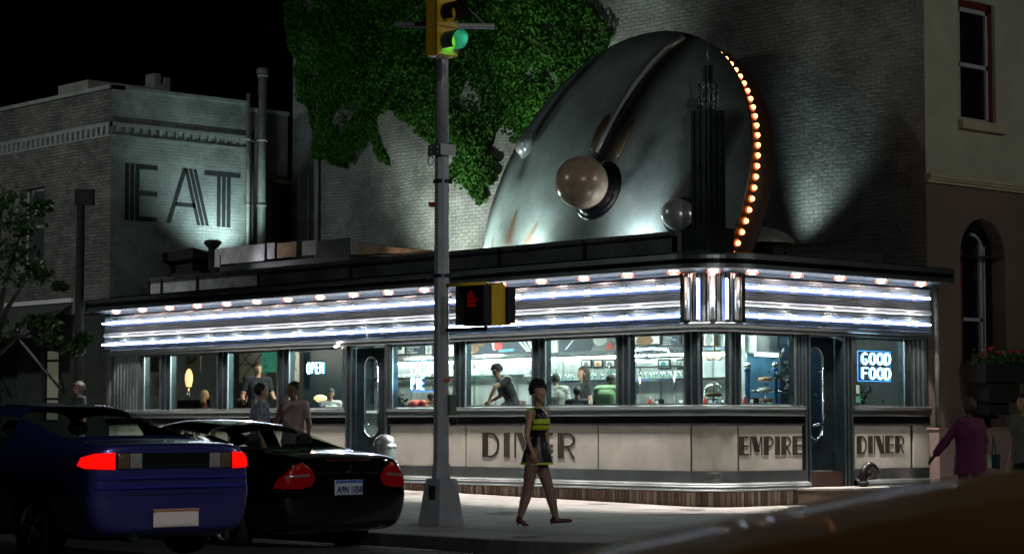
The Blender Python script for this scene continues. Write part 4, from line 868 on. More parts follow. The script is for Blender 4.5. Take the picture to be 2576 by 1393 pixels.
# glassware and crockery on the shelves
GW = glass('clear_glassware', (.86, .94, .92), .25, .05)
def mini(kind, loc, label, group, base={}):
    if kind in base: return copytree(base[kind], loc, random.uniform(0, 3), label)
    t = thing(kind, label, kind.replace('_', ' '), group, loc=loc)
    if kind == 'tumbler': mb = MB(); mb.lathe([(0, 0), (.030, 0), (.040, .13), (.036, .13), (.028, .01)], n=10); mb.build('bowl', GW, t)
    if kind == 'bottle': mb = MB(); mb.lathe([(0, 0), (.035, 0), (.036, .13), (.015, .18), (.013, .23)], n=10); mb.build('body', mat('bottle_glass', (.12, .2, .16), .1), t); mb = MB(); mb.lathe([(.016, .22), (.016, .25), (0, .25)], n=8); mb.build('cap', TILE, t)
    if kind == 'plate_stack':
        mb = MB(); mb.lathe([(0, 0), (.10, .0)]+[(.115-.012*(i % 2), .012*i) for i in range(1, 12)]+[(0, .14)], n=16); mb.build('plates', TILE, t)
    if kind == 'coffee_cup': mb = MB(); mb.lathe([(0, 0), (.028, 0), (.04, .07), (.035, .07), (.025, .01)], n=12); mb.build('bowl', TILE, t); mb = MB(); mb.tube([(.036, 0, .055), (.06, 0, .045), (.055, 0, .02), (.032, 0, .018)], .006, 5); mb.build('handle', TILE, t)
    if kind == 'syrup_jar': mb = MB(); mb.lathe([(0, 0), (.045, 0), (.05, .08), (.03, .12)], n=12); mb.build('jar', mat('honey_jar', (.35, .18, .05), .15), t); mb = MB(); mb.lathe([(.032, .12), (.032, .15), (0, .16)], n=10); mb.build('lid', CHROME, t)
    base[kind] = t; return t
y = 3.3
while y < 7.4:
    k = 'bottle' if 5.3 < y < 6.8 and random.random() < .3 else 'tumbler'
    mini(k, (PX-.24+random.uniform(-.06, .06), y, z2+.031), 'clear glass tumbler in the row on the lower shelf near the corner' if k == 'tumbler' else 'green bottle among the tumblers on the lower shelf', {'bottle': 'bottles on the lower shelf', 'tumbler': 'tumblers on the lower shelf near the corner'}[k]); y += random.uniform(.09, .14)
y = 7.6
while y < 11.9:
    k = random.choice(('coffee_cup', 'coffee_cup', 'plate_stack'))
    mini(k, (PX-.22, y, z2+.161), {'coffee_cup': 'white coffee cup on the lower shelf behind the cook', 'plate_stack': 'stack of white plates on the lower shelf behind the cook'}[k], {'coffee_cup': 'cups behind the cook', 'plate_stack': 'plate stacks behind the cook'}[k]); y += .13 if k == 'coffee_cup' else .27
for x, y in ((2.0, 1.3), (2.1, 2.3), (2.0, 2.45), (2.1, 5.3), (2.0, 5.9), (2.1, 6.8), (2.2, 3.9)): mini('syrup_jar', (x, y, 1.511), 'amber syrup jar with chrome lid on the lunch counter', 'syrup jars on the counter')
for y in (1.6, 1.75, 2.7, 4.2, 4.9): mini('tumbler', (2.15, y, 1.511), 'clear glass tumbler standing on the lunch counter', 'tumblers on the counter')
for i in range(14):
    y = 3.0+i*.62+random.uniform(-.1, .1); k = ('plate_stack', 'coffee_cup', 'syrup_jar', 'tumbler')[i % 4]
    mini(k, (PX-.32+random.uniform(-.05, .1), y, 1.461), {'plate_stack': 'stack of white plates on the back worktop', 'coffee_cup': 'white coffee cup on the back worktop', 'syrup_jar': 'amber jar on the back worktop', 'tumbler': 'clear tumbler on the back worktop'}[k], {'plate_stack': 'plate stacks on the worktop', 'coffee_cup': 'cups on the worktop', 'syrup_jar': 'jars on the worktop', 'tumbler': 'tumblers on the worktop'}[k])
nd = None
for i, y in enumerate((1.0, 1.9, 3.1, 4.4, 5.5, 6.5, 8.3, 9.6)):
    if nd is None:
        nd = thing('napkin_dispenser', 'chrome napkin dispenser on the lunch counter', 'napkin dispenser', 'napkin dispensers on the counter', loc=(2.05, y, 1.511)); mb = MB(); mb.box(-.06, .06, -.05, .05, 0, .15); mb.build('case', CHROME, nd); mb = MB(); mb.box(-.062, -.0605, -.035, .035, .04, .13); mb.build('napkins', TILE, nd)
    else: copytree(nd, (2.05, y, 1.511))
kb = None
for i, y in enumerate((1.15, 2.05, 3.25, 4.6, 5.65, 6.65, 8.45)):
    if kb is None: kb = thing('sauce_bottle', 'red sauce bottle on the lunch counter', 'bottle', 'sauce bottles on the counter', loc=(2.0, y, 1.511)); mb = MB(); mb.lathe([(0, 0), (.03, 0), (.032, .12), (.012, .17)], n=10); mb.build('body', mat('red_sauce', (.45, .03, .02), .3), kb); mb = MB(); mb.lathe([(.013, .17), (.004, .21), (0, .21)], n=8); mb.build('nozzle', TILE, kb)
    else: copytree(kb, (2.0+random.uniform(-.05, .1), y, 1.511))
def cakestand(loc, tiers, label, cover=False):
    t = thing('cake_stand', label, 'cake stand', loc=loc); mb = MB(); mb.lathe([(0, 0), (.09, 0), (.02, .03), (.015, .1*tiers+.18)], n=12); mb.build('stem', CHROME, t)
    for i in range(tiers):
        z = .12+.17*i; mb = MB(); mb.lathe([(0, z), (.17-.02*i, z), (.175-.02*i, z+.012), (0, z+.012)], n=18); p = mb.build('plate', GW, t); mb = MB(); mb.lathe([(0, z+.013), (.12, z+.013), (.12, z+.07), (0, z+.08)], n=14); mb.build('cake', (TAN, BROWNP, LT)[i % 3], p)
    if cover: mb = MB(); mb.lathe([(.16, .13), (.16, .25), (.10, .33), (.02, .36), (0, .38)], n=18); mb.build('cover', GW, t)
c = ony(1927, 1000, 1.2); cakestand((c.x, 1.2, 1.30), 4, 'four-tier glass cake stand seen through the window right of the corner')
c = ony(2262, 1000, .8); cakestand((c.x, .8, 1.45), 3, 'three-tier cake stand right of the GOOD FOOD neon')
c = onx(1795, 985, 1.4); cakestand((1.4, c.y, 1.55), 1, 'domed glass cake stand in the curved corner window', True)
c = onx(1800, 1000, 1.0)
mb = MB(); mb.box(.9, 1.7, .55, 1.6, .5, 1.5); tag(mb.build('display_cabinet', WSTEEL), 'low steel cabinet behind the curved corner window', 'cabinet')
# chandelier of small orange bulbs in the corner
c = onx(1797, 893, 1.3); t = thing('chandelier', 'small chandelier of orange candle bulbs in the curved corner window', 'chandelier', loc=tuple(c))
mb = MB(); mb.tube([(0, 0, 0), (0, 0, .6)], .01, 6)
for i in range(8): a = 2*PI*i/8; mb.tube([(0, 0, -.05), (.1*math.cos(a), .1*math.sin(a), -.08), (.2*math.cos(a), .2*math.sin(a), -.01)], .008, 5)
mb.build('arms', mat('brass', (.4, .25, .1), .3, 1), t)
for i in range(8): a = 2*PI*i/8; mb = MB(); mb.ball((.2*math.cos(a), .2*math.sin(a), .02), .018, 8, 0, (1, 1, 1.5)); mb.build('candle_bulb', emis('candle_glow', (1, .42, .12), 9), t)
# range side, seen through the windows on the side street
t = thing('cooking_range', 'stainless range with hood behind the windows right of the corner', 'cooking range')
mb = MB(); mb.box(3.5, 5.2, 3.3, 3.36, .5, 3.1); mb.box(5.14, 5.2, 2.15, 3.3, .5, 3.1); mb.build('splashback', mat('blue_tinted_steel', (.22, .42, .55), .3, .7, vary=.5, vscale=1.6), t)
mb = MB(); mb.box(3.47, 5.1, 2.2, 3.25, 2.45, 2.75); mb.build('hood', WSTEEL, t); mb = MB(); mb.box(3.5, 5.1, 2.4, 3.2, .5, 1.4); mb.build('oven', WSTEEL, t)
mb = MB(); mb.box(3.6, 5.0, 2.3, 2.36, 2.40, 2.44); mb.build('hood_light', TUBE, t)
for xx, lb in ((1881, 'dark blue steel column with a ball knob, left of the tall cake stand'), (1950, 'dark blue steel column with a ball knob, right of the tall cake stand')):
    c = ony(xx, 1000, 1.5); f = thing('coffee_urn', lb, 'coffee urn', loc=(c.x, 1.5, 0)); yy = 920 if xx == 1881 else 918; zt = ony(xx, yy, 1.5).z
    mb = MB(); mb.lathe([(.11, 1.2), (.045, 1.5), (.045, zt-.1), (.06, zt-.08), (.03, zt-.02)], n=14); mb.build('column', mat('blue_steel', (.04, .13, .30), .25, .7), f); mb = MB(); mb.ball((0, 0, zt), .055, 12); mb.build('knob', CHROME, f)
    mb = MB(); mb.tube([(0, 0, 1.78), (.18, -.05, 1.78)], .018, 6); mb.ball((.2, -.05, 1.78), .03, 8); mb.build('tap', CHROME, f)
mb = MB(); mb.box(.7, 2.0, .9, 1.9, .5, 1.29); mb.box(.65, 2.05, .85, 1.95, 1.291, 1.33); tag(mb.build('service_table', WSTEEL), 'steel service table carrying the urns and the tall cake stand', 'table')
# partitions
mb = MB(); mb.box(2.67, 5.24, 12.42, 12.48, .5, 3.1); tag(mb.build('kitchen_partition', mat('dark_partition', (.03, .045, .05), .5, vary=.3)), 'dark partition at the end of the kitchen', 'partition')
mb = MB(); mb.box(2.6, 2.66, 11.9, 13.7, .5, 3.1); tag(mb.build('dark_partition_panel', mat('blue_black_panel', (.012, .03, .04), .5, vary=.3)), 'blue-black partition behind the OPEN neon', 'partition')
mb = MB(); mb.box(3.0, 3.06, 13.7, 16.85, .5, 3.1); tag(mb.build('dining_wall', mat('dark_dining_wall', (.05, .055, .05), .6, vary=.4)), 'dark rear wall of the dining end', 'wall')

# FRESH PIE case, neon signs
def sign(name, label, lines, o, u, n, h, width, cat='neon sign'):
    t = thing(name, label, cat); neontext(t, lines, o, u, Z, n, h, width)
    o = Vector(o); u = Vector(u); n = Vector(n); zt = o.z+h*1.2; zb = o.z-(len(lines)-1)*h*1.35-h*.2
    mb = MB(); P = [o-u*.03+Z*(zt-o.z), o+u*(width+.03)+Z*(zt-o.z), o+u*(width+.03)+Z*(zb-o.z), o-u*.03+Z*(zb-o.z)]; mb.tube([p-n*.03 for p in P+[P[0]]], .006, 6); mb.build('wire_frame', SIGNH if len(lines[0]) > 4 or len(lines) > 1 else DARKST, t); return t
a, b = ony(2162, 918, .10), ony(2238, 918, .10); k = (ony(2200, 886, .10).z-a.z)
sign('good_food_sign', 'blue GOOD FOOD neon sign in the window right of the right door', ['GOOD', 'FOOD'], (a.x, .08, a.z+.02), X, -Y, k*.82, b.x-a.x)
a, b = onx(773, 939, .14), onx(817, 939, .14); sign('open_sign', 'blue OPEN neon sign in the window left of the left door', ['OPEN'], (.14, a.y, a.z), -Y, -X, onx(773, 913, .14).z-a.z, a.y-b.y)
a, b = onx(1036, 940, .30), onx(1092, 940, .30); sign('fresh_pie_sign', 'blue FRESH PIE neon sign partly hidden by the traffic pole', ['FRESH', 'PIE'], (.3, a.y, a.z), -Y, -X, (onx(1036, 908, .3).z-a.z)*.9, a.y-b.y)
# blue-edged pie case
t = thing('pie_case', 'glass pie case outlined in blue tube light below the brown heap picture', 'pie case'); px_ = 2.2
P = [onx(x, y, px_) for x, y in ((1587, 893), (1600, 880), (1640, 876), (1680, 880), (1684, 893))]
mb = MB(); mb.tube(P, .016, 6); mb.tube([onx(1584, 905, px_), onx(1625, 910, px_), onx(1650, 912, px_)], .012, 6); mb.build('blue_tube', SIGNN, t)
a, b = onx(1587, 925, px_), onx(1684, 880, px_); mb = MB(); mb.box(px_, px_+.35, b.y, a.y, a.z, a.z+.02); mb.box(px_, px_+.35, b.y, a.y, b.z-.12, b.z-.10); mb.build('shelf', CHROME, t)
mb = MB(); mb.tube([(px_+.17, a.y-.05, a.z), (px_+.17, a.y-.05, 1.51)], .02, 6); mb.tube([(px_+.17, b.y+.05, a.z), (px_+.17, b.y+.05, 1.51)], .02, 6); mb.build('leg', CHROME, t)
# dark leafy ornament and fruit-red cloth near the left door
c = onx(1006, 1000, 1.2); t = thing('potted_plant', 'dark spiky plant on the bright counter near the left door', 'plant', loc=(1.2, c.y, 1.4))
leafcloud(120, lambda: Vector((random.gauss(0, .05), random.gauss(0, .08), .12+abs(random.gauss(0, .13)))), .03, .07).build('foliage', [mat('dark_leaf', (.03, .035, .035), .5)], t); mb = MB(); mb.lathe([(0, 0), (.06, 0), (.08, .12), (0, .12)], n=12); mb.build('pot', BLK, t)
# dining end: posters, booths, lamps
t = thing('poster', 'pale poster of thin black diagonal lines on the dining room wall', 'poster'); PW = 2.96
def poster(x0, x1, y0, y1, lines, label, m=None, pw=PW, circ=None):   # hung on a thin panel in the plane X = pw
    t = thing('poster', label, 'poster'); a, b = onx(x0, y0, pw), onx(x1, y1, pw); mb = MB(); mb.box(pw, pw+.015, b.y, a.y, b.z, a.z); mb.build('sheet', m or mat('aged_poster', (.34, .36, .31), .7, vary=.2, vscale=4), t)
    mb = MB(); W, H = a.y-b.y, a.z-b.z
    for (u0, v0, u1, v1) in lines: p, q = Vector((pw-.006, a.y-u0*W, b.z+v0*H)), Vector((pw-.006, a.y-u1*W, b.z+v1*H)); mb.tube([p, q], .009, 4)
    if circ: cu, cv, r, a0, a1 = circ; mb.tube([(pw-.006, a.y-(cu+r*math.cos(rad(g)))*W, b.z+(cv+r*math.sin(rad(g))*.8)*H) for g in range(a0, a1, 12)], .02, 4)
    mb.build('print', NAVY, t)
bpy.data.objects.remove(t)
poster(362, 405, 880, 935, [(.3, .9, .45, .3), (.1, .35, .8, .35), (.1, .2, .8, .2), (.6, .9, .9, .6)], 'pale poster behind the leftmost diner window', pw=.95)
poster(436, 504, 880, 933, [(.1, .2, .9, .9), (.3, .9, .6, .6)], 'pale poster with a dark curved line left of the oval lamp', circ=(.35, .75, .55, 200, 345), pw=1.9)
poster(602, 668, 884, 960, [(.1, .1, .9, .95), (.4, 0, 1, .6), (0, .5, .5, 1), (.9, .1, .1, .9), (0, .58, 1, .58)], 'large pale map-like poster behind the waiter')
poster(724, 752, 886, 960, [(.5, .1, .7, .9), (.2, .8, .8, .4)], 'narrow pale poster left of the OPEN neon', pw=2.4)
t = thing('green_notice', 'translucent green notice sheet hanging in the window above the waiter', 'notice'); a, b = onx(658, 880, .35), onx(702, 935, .35)
mb = MB(); mb.box(.35, .356, b.y, a.y, b.z, a.z); mb.build('sheet', mat('green_sheet', (.10, .55, .36), .5, vary=.2, vscale=10, emit=(.1, .6, .38), es=.18), t)
for k, s in enumerate(('e', 'ee', 'eo')): text(t, 'writing', s, .13, (.347, a.y-.08, a.z-.22-.13*k), -Y, Z, -X, mat('green_ink', (.02, .12, .08), .6))
def table_lamp(loc, label, h=.36, r=.085, es=1.5):
    t = thing('table_lamp', label, 'lamp', loc=loc); mb = MB(); mb.lathe([(.055, -.02), (r, h*.35), (r*.92, h*.65), (r*.5, h*.92), (.0, h)], n=16); mb.build('lamp_shade', mat('lamp_shade_glow', (.9, .7, .4), .5, emit=(1, .62, .25), es=es), t)
    mb = MB(); mb.lathe([(.05, -.05), (.05, -.02)], n=10); mb.tube([(0, 0, -.05), (.06, .06, -.3)], .008, 5); mb.tube([(0, 0, -.05), (-.06, .03, -.3)], .008, 5); mb.tube([(0, 0, -.05), (.0, -.07, -.3)], .008, 5); mb.build('base', CHROME, t)
c = onx(475, 970, 1.3); table_lamp(tuple(c), 'oval glowing orange lamp between the two leftmost diner windows')
c = onx(381, 965, 1.6); table_lamp(tuple(c), 'small bright conical lamp in the leftmost diner window', .22, .035, 4)
c = onx(806, 1008, 1.0); table_lamp(tuple(c), 'low wide orange lamp beside the guest left of the door', .12, .13, 3)
for a, b, lb in ((13.1, 14.6, 'dark booth bench behind the two leftmost windows'), (15.0, 16.2, 'dark booth bench at the left end of the diner')):
    t = thing('booth_bench', lb, 'booth bench'); mb = MB(); mb.box(1.2, 1.35, a, b, .5, 1.75+.0); mb.build('backrest', mat('black_vinyl', (.015, .02, .022), .3), t); mb = MB(); mb.box(.7, 1.19, a, b, .5, .95); mb.build('seat', MATS['black_vinyl'], t)
lamp('POINT', 'dining_room_light', (1.6, 14.0, 2.7), 45, (1, .92, .75), size=.1); lamp('POINT', 'dining_room_light', (1.4, 10.3, 2.7), 40, (.85, 1, .95), size=.1); lamp('POINT', 'dining_room_light', (1.5, 12.3, 2.7), 45, (.95, 1, .88), size=.1)
mb = MB(); c = onx(845, 871, -.05); mb.ball((c.x, c.y, c.z-.0), .035, 8, 0, (1, 1, .6)); tag(mb.build('doorway_bulb', BULB), 'single small warm bulb under the head band left of the left door', 'bulb')
# hanging plant greens and a card in the GOOD FOOD window
t = thing('window_card', 'small white and green card at the lower left of the GOOD FOOD window', 'card'); a, b = ony(2146, 968, .12), ony(2163, 1012, .12); mb = MB(); mb.box(a.x, b.x, .12, .126, (a.z+b.z)/2, a.z); mb.build('card', LT, t); mb = MB(); mb.box(a.x, b.x+.03, .13, .136, b.z, (a.z+b.z)/2); mb.build('card', mat('green_card', (.15, .5, .3), .5), t)
t = thing('hanging_plant', 'dim trailing plant in the GOOD FOOD window', 'plant', loc=(3.75, .5, 1.75)); leafcloud(260, lambda: Vector((random.gauss(0, .28), random.gauss(0, .1), random.gauss(0, .2))), .03, .06).build('foliage', [LEAFD, MATS['dark_leaf']], t); mb = MB(); mb.lathe([(0, -.22), (.1, -.22), (.13, -.05), (0, -.05)], n=12); mb.build('pot', BLK, t)
t = thing('hanging_plant', 'dim trailing plant behind the oval light of the right door', 'plant', loc=(2.75, .8, 2.05)); leafcloud(200, lambda: Vector((random.gauss(0, .16), random.gauss(0, .1), random.gauss(0, .25))), .03, .06).build('foliage', [LEAFD, MATS['dark_leaf']], t); mb = MB(); mb.lathe([(0, -.3), (.08, -.3), (.1, -.15), (0, -.15)], n=12); mb.build('pot', BLK, t)
mb = MB(); mb.box(3.9, 5.13, 2.05, 2.1, .5, 3.1); tag(mb.build('vestibule_partition', mat('navy_partition', (.012, .03, .06), .4, vary=.3)), 'dark blue partition behind the right door', 'partition')

# ------------------------------------------------------------------ people
SK1, SK2, SK3 = mat('skin_light', (.60, .34, .24), .5), mat('skin_tan', (.34, .18, .11), .5), mat('skin_dark', (.12, .06, .04), .5)
HAIRB, HAIRD, HAIRY = mat('black_hair', (.008, .007, .006), .55, bump=.6, bscale=60), mat('dark_brown_hair', (.03, .018, .012), .5, bump=.6, bscale=60), mat('blonde_hair', (.55, .38, .18), .5, bump=.6, bscale=60)
EYEW, LIPS = mat('eye_dark', (.02, .015, .012), .2), mat('lips', (.28, .07, .06), .4)
def spots(name, base, spot, scale, th=.32):
    m = bpy.data.materials.new(name); m.use_nodes = True; t = m.node_tree; b = t.nodes['Principled BSDF']; b.inputs['Roughness'].default_value = .8
    tc = t.nodes.new('ShaderNodeTexCoord'); v = t.nodes.new('ShaderNodeTexVoronoi'); v.inputs['Scale'].default_value = scale; t.links.new(tc.outputs['Object'], v.inputs['Vector'])
    r = t.nodes.new('ShaderNodeValToRGB'); r.color_ramp.elements[0].color = (*spot, 1); r.color_ramp.elements[1].color = (*base, 1); r.color_ramp.elements[0].position = th; r.color_ramp.elements[1].position = th+.08
    t.links.new(v.outputs['Distance'], r.inputs[0]); t.links.new(r.outputs[0], b.inputs['Base Color']); MATS[name] = m; return m
def capsule(a, b, ra, rb, n=14):
    a, b = Vector(a), Vector(b); d = b-a; L = d.length or 1e-4; t = d/L; e = Vector((0, 0, 1)) if abs(t.z) < .9 else Vector((1, 0, 0)); u = t.cross(e).normalized(); v = t.cross(u); V = []; k = 4
    prof = [(-ra*math.cos(PI/2*i/k), ra*math.sin(PI/2*i/k)) for i in range(k+1)]+[(L+rb*math.sin(PI/2*i/k), rb*math.cos(PI/2*i/k)) for i in range(k+1)]
    for h, r in prof:
        for j in range(n): g = 2*PI*j/n; V.append(a+t*h+(u*math.cos(g)+v*math.sin(g))*max(r, 1e-4))
    return V, [(i*n+j, i*n+(j+1) % n, (i+1)*n+(j+1) % n, (i+1)*n+j) for i in range(len(prof)-1) for j in range(n)]
def person(label, loc, rz, mats, J={}, H=1.75, voxel=.011, hair='short', hairm=None, group=None, female=False, head_yaw=0, head_pitch=0, shirt_arm=.55, bulk=1.0, shoe='shoe', hands={}, cat='person', extra=None, sleeves=True, legs=True, slim=False):
    # local frame: +X forward, +Y to the figure's left; mats = skin, top, trousers, shoes; J overrides joints (for a 1.75 m body)
    k = H/1.75; hw = .165 if female else .19; hp = .10
    j = dict(pel=(0, 0, .95), waist=(0, 0, 1.10), chest=(.0, 0, 1.30), neck=(.0, 0, 1.47), head=(.02, 0, 1.62), shL=(0, hw, 1.42), shR=(0, -hw, 1.42), elL=(-.03, hw+.06, 1.13), elR=(-.03, -hw-.06, 1.13), wrL=(.04, hw+.08, .88), wrR=(.04, -hw-.08, .88),
             hiL=(0, hp, .92), hiR=(0, -hp, .92), knL=(.02, hp+.01, .50), knR=(.02, -hp-.01, .50), anL=(-.02, hp+.02, .09), anR=(-.02, -hp-.02, .09), toL=(.15, hp+.04, .03), toR=(.15, -hp-.04, .03)); j.update(J)
    j = {a: Vector(b)*k for a, b in j.items()}; prims = []
    def C(a, b, ra, rb, m): prims.append((Vector(a), Vector(b), ra*k, rb*k, m))
    wf = .84 if female else 1.0; wf *= bulk
    S, T_, P_, Q_ = 0, 1, 2, 3
    side = (j['shL']-j['shR']).normalized(); fw = side.cross(Z).normalized() if abs(side.z) < .9 else X; fw = (j['shR']-j['shL']).normalized().cross(Z)*-1
    fw = Vector((fw.x, fw.y, 0)).normalized() if fw.length > 1e-3 else X
    ts = .82 if slim else 1
    for s in (-1, 1): C(j['pel']+side*s*.06*k, j['waist']+side*s*.045*k, .115*wf*ts, .10*wf*ts, P_); C(j['waist']+side*s*.05*k, j['chest']+side*s*.075*k, .10*wf*ts, .115*wf*ts, T_)
    C(j['chest'], j['neck']-Z*.07*k, .12*wf, .075, T_)
    if female:
        for s in (-1, 1): C(j['chest']+side*s*.07*k+fw*.05*k*(.6 if slim else 1.4), j['chest']+side*s*.07*k+fw*.05*k*(.6 if slim else 1.4)-Z*.02*k, .055, .055, T_)
    C(j['shL'].lerp(j['shR'], 0 if sleeves else .22), j['shR'].lerp(j['shL'], 0 if sleeves else .22), .068*wf, .068*wf, T_); C(j['shL'], j['shR'], .060*wf, .060*wf, T_ if sleeves else S)
    C(j['neck']-Z*.05*k, j['head']-Z*.06*k, .052 if not female else .044, .050 if not female else .042, S)
    for sd in 'LR':
        sh, el, wr = j['sh'+sd], j['el'+sd], j['wr'+sd]; q = sh.lerp(el, shirt_arm)
        if sleeves: C(sh, q, .062*wf, .056*wf, T_)
        C(sh, el, .052*wf, .040*wf, S); C(el, wr, .040*wf, .027*wf, S)
        # hand: palm, four unequal bent fingers and a thumb from the side of the palm
        d = (wr-el).normalized(); hd = hands.get(sd); d = Vector(hd).normalized() if hd else (d+Vector((.15, 0, -.1))).normalized()
        o = (side*(1 if sd == 'L' else -1)); n_ = d.cross(o).normalized() if d.cross(o).length > .1 else Z.copy(); o2 = n_.cross(d).normalized()
        pc = wr+d*.045*k; 
        for f in (-1, 0, 1): C(wr+o2*0, wr+d*.085*k+n_*f*.024*k, .020, .017, S)
        for f, (ln, off) in enumerate(((.058, 1.5), (.068, .5), (.062, -.5), (.048, -1.5))):
            b0 = wr+d*.088*k+n_*off*.019*k; b1 = b0+(d-o2*.25).normalized()*ln*.55*k; b2 = b1+(d-o2*.9).normalized()*ln*.5*k; C(b0, b1, .0095, .0088, S); C(b1, b2, .0088, .0075, S)
        tb = wr+d*.03*k+n_*.024*k; tm = tb+(d*.6+n_).normalized()*.035*k; C(tb, tm, .013, .011, S); C(tm, tm+(d+n_*.3-o2*.2).normalized()*.03*k, .011, .009, S)
        if legs:
            hi, kn, an, to = j['hi'+sd], j['kn'+sd], j['an'+sd], j['to'+sd]
            C(hi, kn, .100, .062, P_); C(kn, kn.lerp(an, .35), .060, .066, P_); C(kn.lerp(an, .35), an, .064, .038, P_)
            hl = an-(to-an).normalized()*.04*k; hl.z = an.z-.045*k; C(hl, to, .036, .026, Q_); C(an, hl, .036, .036, Q_); C(to, to+(to-hl).normalized()*.03, .028, .02, Q_)
    # head
    hm = Matrix.Rotation(head_yaw, 3, 'Z') @ Matrix.Rotation(math.atan2(fw.y, fw.x), 3, 'Z') @ Matrix.Rotation(head_pitch, 3, 'Y'); hc = j['head']
    HP = lambda x, y, z: hc+hm @ (Vector((x, y, z))*k)
    C(HP(-.012, 0, .035), HP(.012, 0, .03), .082, .080, S); C(HP(.02, 0, -.02), HP(.045, 0, -.055), .066, .047, S); C(HP(.055, 0, -.082), HP(.062, 0, -.08), .024, .020, S)
    C(HP(.082, 0, .018), HP(.102, 0, -.018), .010, .015, S)
    for s in (-1, 1): C(HP(.0, s*.076, .0), HP(-.005, s*.082, -.015), .016, .013, S); C(HP(.070, s*.028, .035), HP(.062, s*.05, .03), .012, .012, S); C(HP(.045, s*.035, -.02), HP(.055, s*.03, -.03), .028, .022, S)
    C(HP(.076, -.016, -.048), HP(.076, .016, -.048), .010, .010, S)
    mb = MB()
    for a, b, ra, rb, m in prims: v, f = capsule(a, b, ra, rb); mb.add(v, f)
    if extra: extra(mb, prims, j, k)
    o = mb.build('person', []); md = o.modifiers.new('r', 'REMESH'); md.mode = 'VOXEL'; md.voxel_size = voxel; md2 = o.modifiers.new('s', 'SMOOTH'); md2.factor = .5; md2.iterations = 3
    dg = bpy.context.evaluated_depsgraph_get(); me = bpy.data.meshes.new_from_object(o.evaluated_get(dg)); o.modifiers.clear(); o.data = me
    for m in mats: me.materials.append(m)
    n = len(me.polygons); ct = np.empty(n*3); me.polygons.foreach_get('center', ct) if hasattr(me.polygons[0], 'center') else None; ct = ct.reshape(-1, 3); best = np.full(n, 1e9); idx = np.zeros(n, int)
    for a, b, ra, rb, m in prims:
        A = np.array(a); Bv = np.array(b)-A; L2 = max(Bv@Bv, 1e-9); tt = np.clip(((ct-A)@Bv)/L2, 0, 1); dist = np.linalg.norm(ct-A-tt[:, None]*Bv, axis=1)-(ra+(rb-ra)*tt)
        up = dist < best-1e-6; best[up] = dist[up]; idx[up] = m
    idx = np.minimum(idx, len(mats)-1); me.polygons.foreach_set('material_index', idx.astype(np.int32)); me.polygons.foreach_set('use_smooth', np.ones(n, bool)); me.update()
    o.location = loc; o.rotation_euler = (0, 0, rz); tag(o, label, cat, group)
    # face details and hair
    for s in (-1, 1): m2 = MB(); m2.ball(HP(.070, s*.032, .016), .011*k, 8, 0, (1, 1.2, .7)); m2.build('eye', EYEW, o)
    m2 = MB(); m2.tube([HP(.079, -.024, -.048), HP(.087, 0, -.047), HP(.079, .024, -.048)], .006*k, 6); m2.build('mouth', LIPS, o)
    for s in (-1, 1): m2 = MB(); m2.tube([HP(.076, s*.016, .040), HP(.076, s*.034, .044), HP(.064, s*.052, .038)], .005*k, 5); m2.build('eyebrow', HAIRB, o)
    if hair and hair != 'none':
        bmh = bmesh.new(); bmesh.ops.create_icosphere(bmh, subdivisions=4, radius=1); long_ = hair in ('long', 'bob'); rr = {'short': .094, 'bun': .096, 'long': .100, 'bob': .100, 'curly': .112, 'updo': .128}[hair]
        for v in bmh.verts:
            c = v.co.copy(); q = noise.noise(c*5+Vector((H*9, 0, 0)))*.10+noise.noise(c*13)*.05
            r_ = rr*(1+q*(1.5 if hair in ('curly', 'updo') else .7)); p = Vector((c.x*r_*1.05-.018, c.y*r_*.90, c.z*r_+.038))
            if hair == 'updo': p = Vector((c.x*r_*.92-.040, c.y*r_*.88, c.z*r_*.95+.080))
            if long_ and c.z < .1: p.z -= (.1-c.z)*(.20 if hair == 'long' else .10); p.x -= .015
            if p.x > .03 and p.z < (.085 if hair == 'updo' else .062): p.x = .0                     # leave the face free
            if p.x > -.01 and p.z < .0 and not long_: p.x = -.02; p.y *= .8
            if not long_ and p.z < -.045: p.z = -.045
            v.co = HP(*p)
        mh = bpy.data.meshes.new('hair'); bmh.to_mesh(mh); bmh.free(); mh.materials.append(hairm or HAIRB)
        for p in mh.polygons: p.use_smooth = True
        ho = bpy.data.objects.new('hair', mh); COL.objects.link(ho); ho.parent = o
    o['_'] = 0; del o['_']
    return o, j, k, HP
YR, YA, YL, YT = -YAW, PI/2-YAW, PI-YAW, -PI/2-YAW         # facing right, away, left, towards the camera
JEANS, DKT, SHOE = mat('dark_jeans', (.02, .025, .05), .8), mat('charcoal_trousers', (.03, .03, .035), .8), mat('black_shoe', (.01, .01, .01), .4)

# the woman crossing in front of the diner
P = lambda x, z, y=0: ((x-1348)/205, y, (1321-z)/205)
VEST = mat('black_leather', (.012, .013, .014), .32, bump=.3, bscale=30); YEL = mat('acid_yellow', (.62, .75, .03), .5); STOCK = mat('fishnet_stocking', (.32, .18, .155), .55, vary=.3, vscale=60)
loc = onz(1348, 1321, 0); loc = Vector((loc.x, loc.y, 0))
Jw = dict(pel=P(1348, 1135), waist=P(1351, 1095), chest=P(1352, 1062), neck=P(1352, 1026), head=P(1357, 993), shL=P(1370, 1038, .13), shR=P(1333, 1040, -.15), elR=P(1325, 1098, -.24), wrR=P(1338, 1136, -.22), elL=P(1375, 1090, .20), wrL=P(1380, 1125, .2),
          hiL=P(1352, 1140, .085), hiR=P(1342, 1140, -.085), knL=P(1383, 1234, .06), anL=P(1398, 1300, .05), toL=P(1430, 1309, .05), knR=P(1327, 1236, -.05), anR=P(1309, 1297, -.06), toR=P(1322, 1318, -.06))
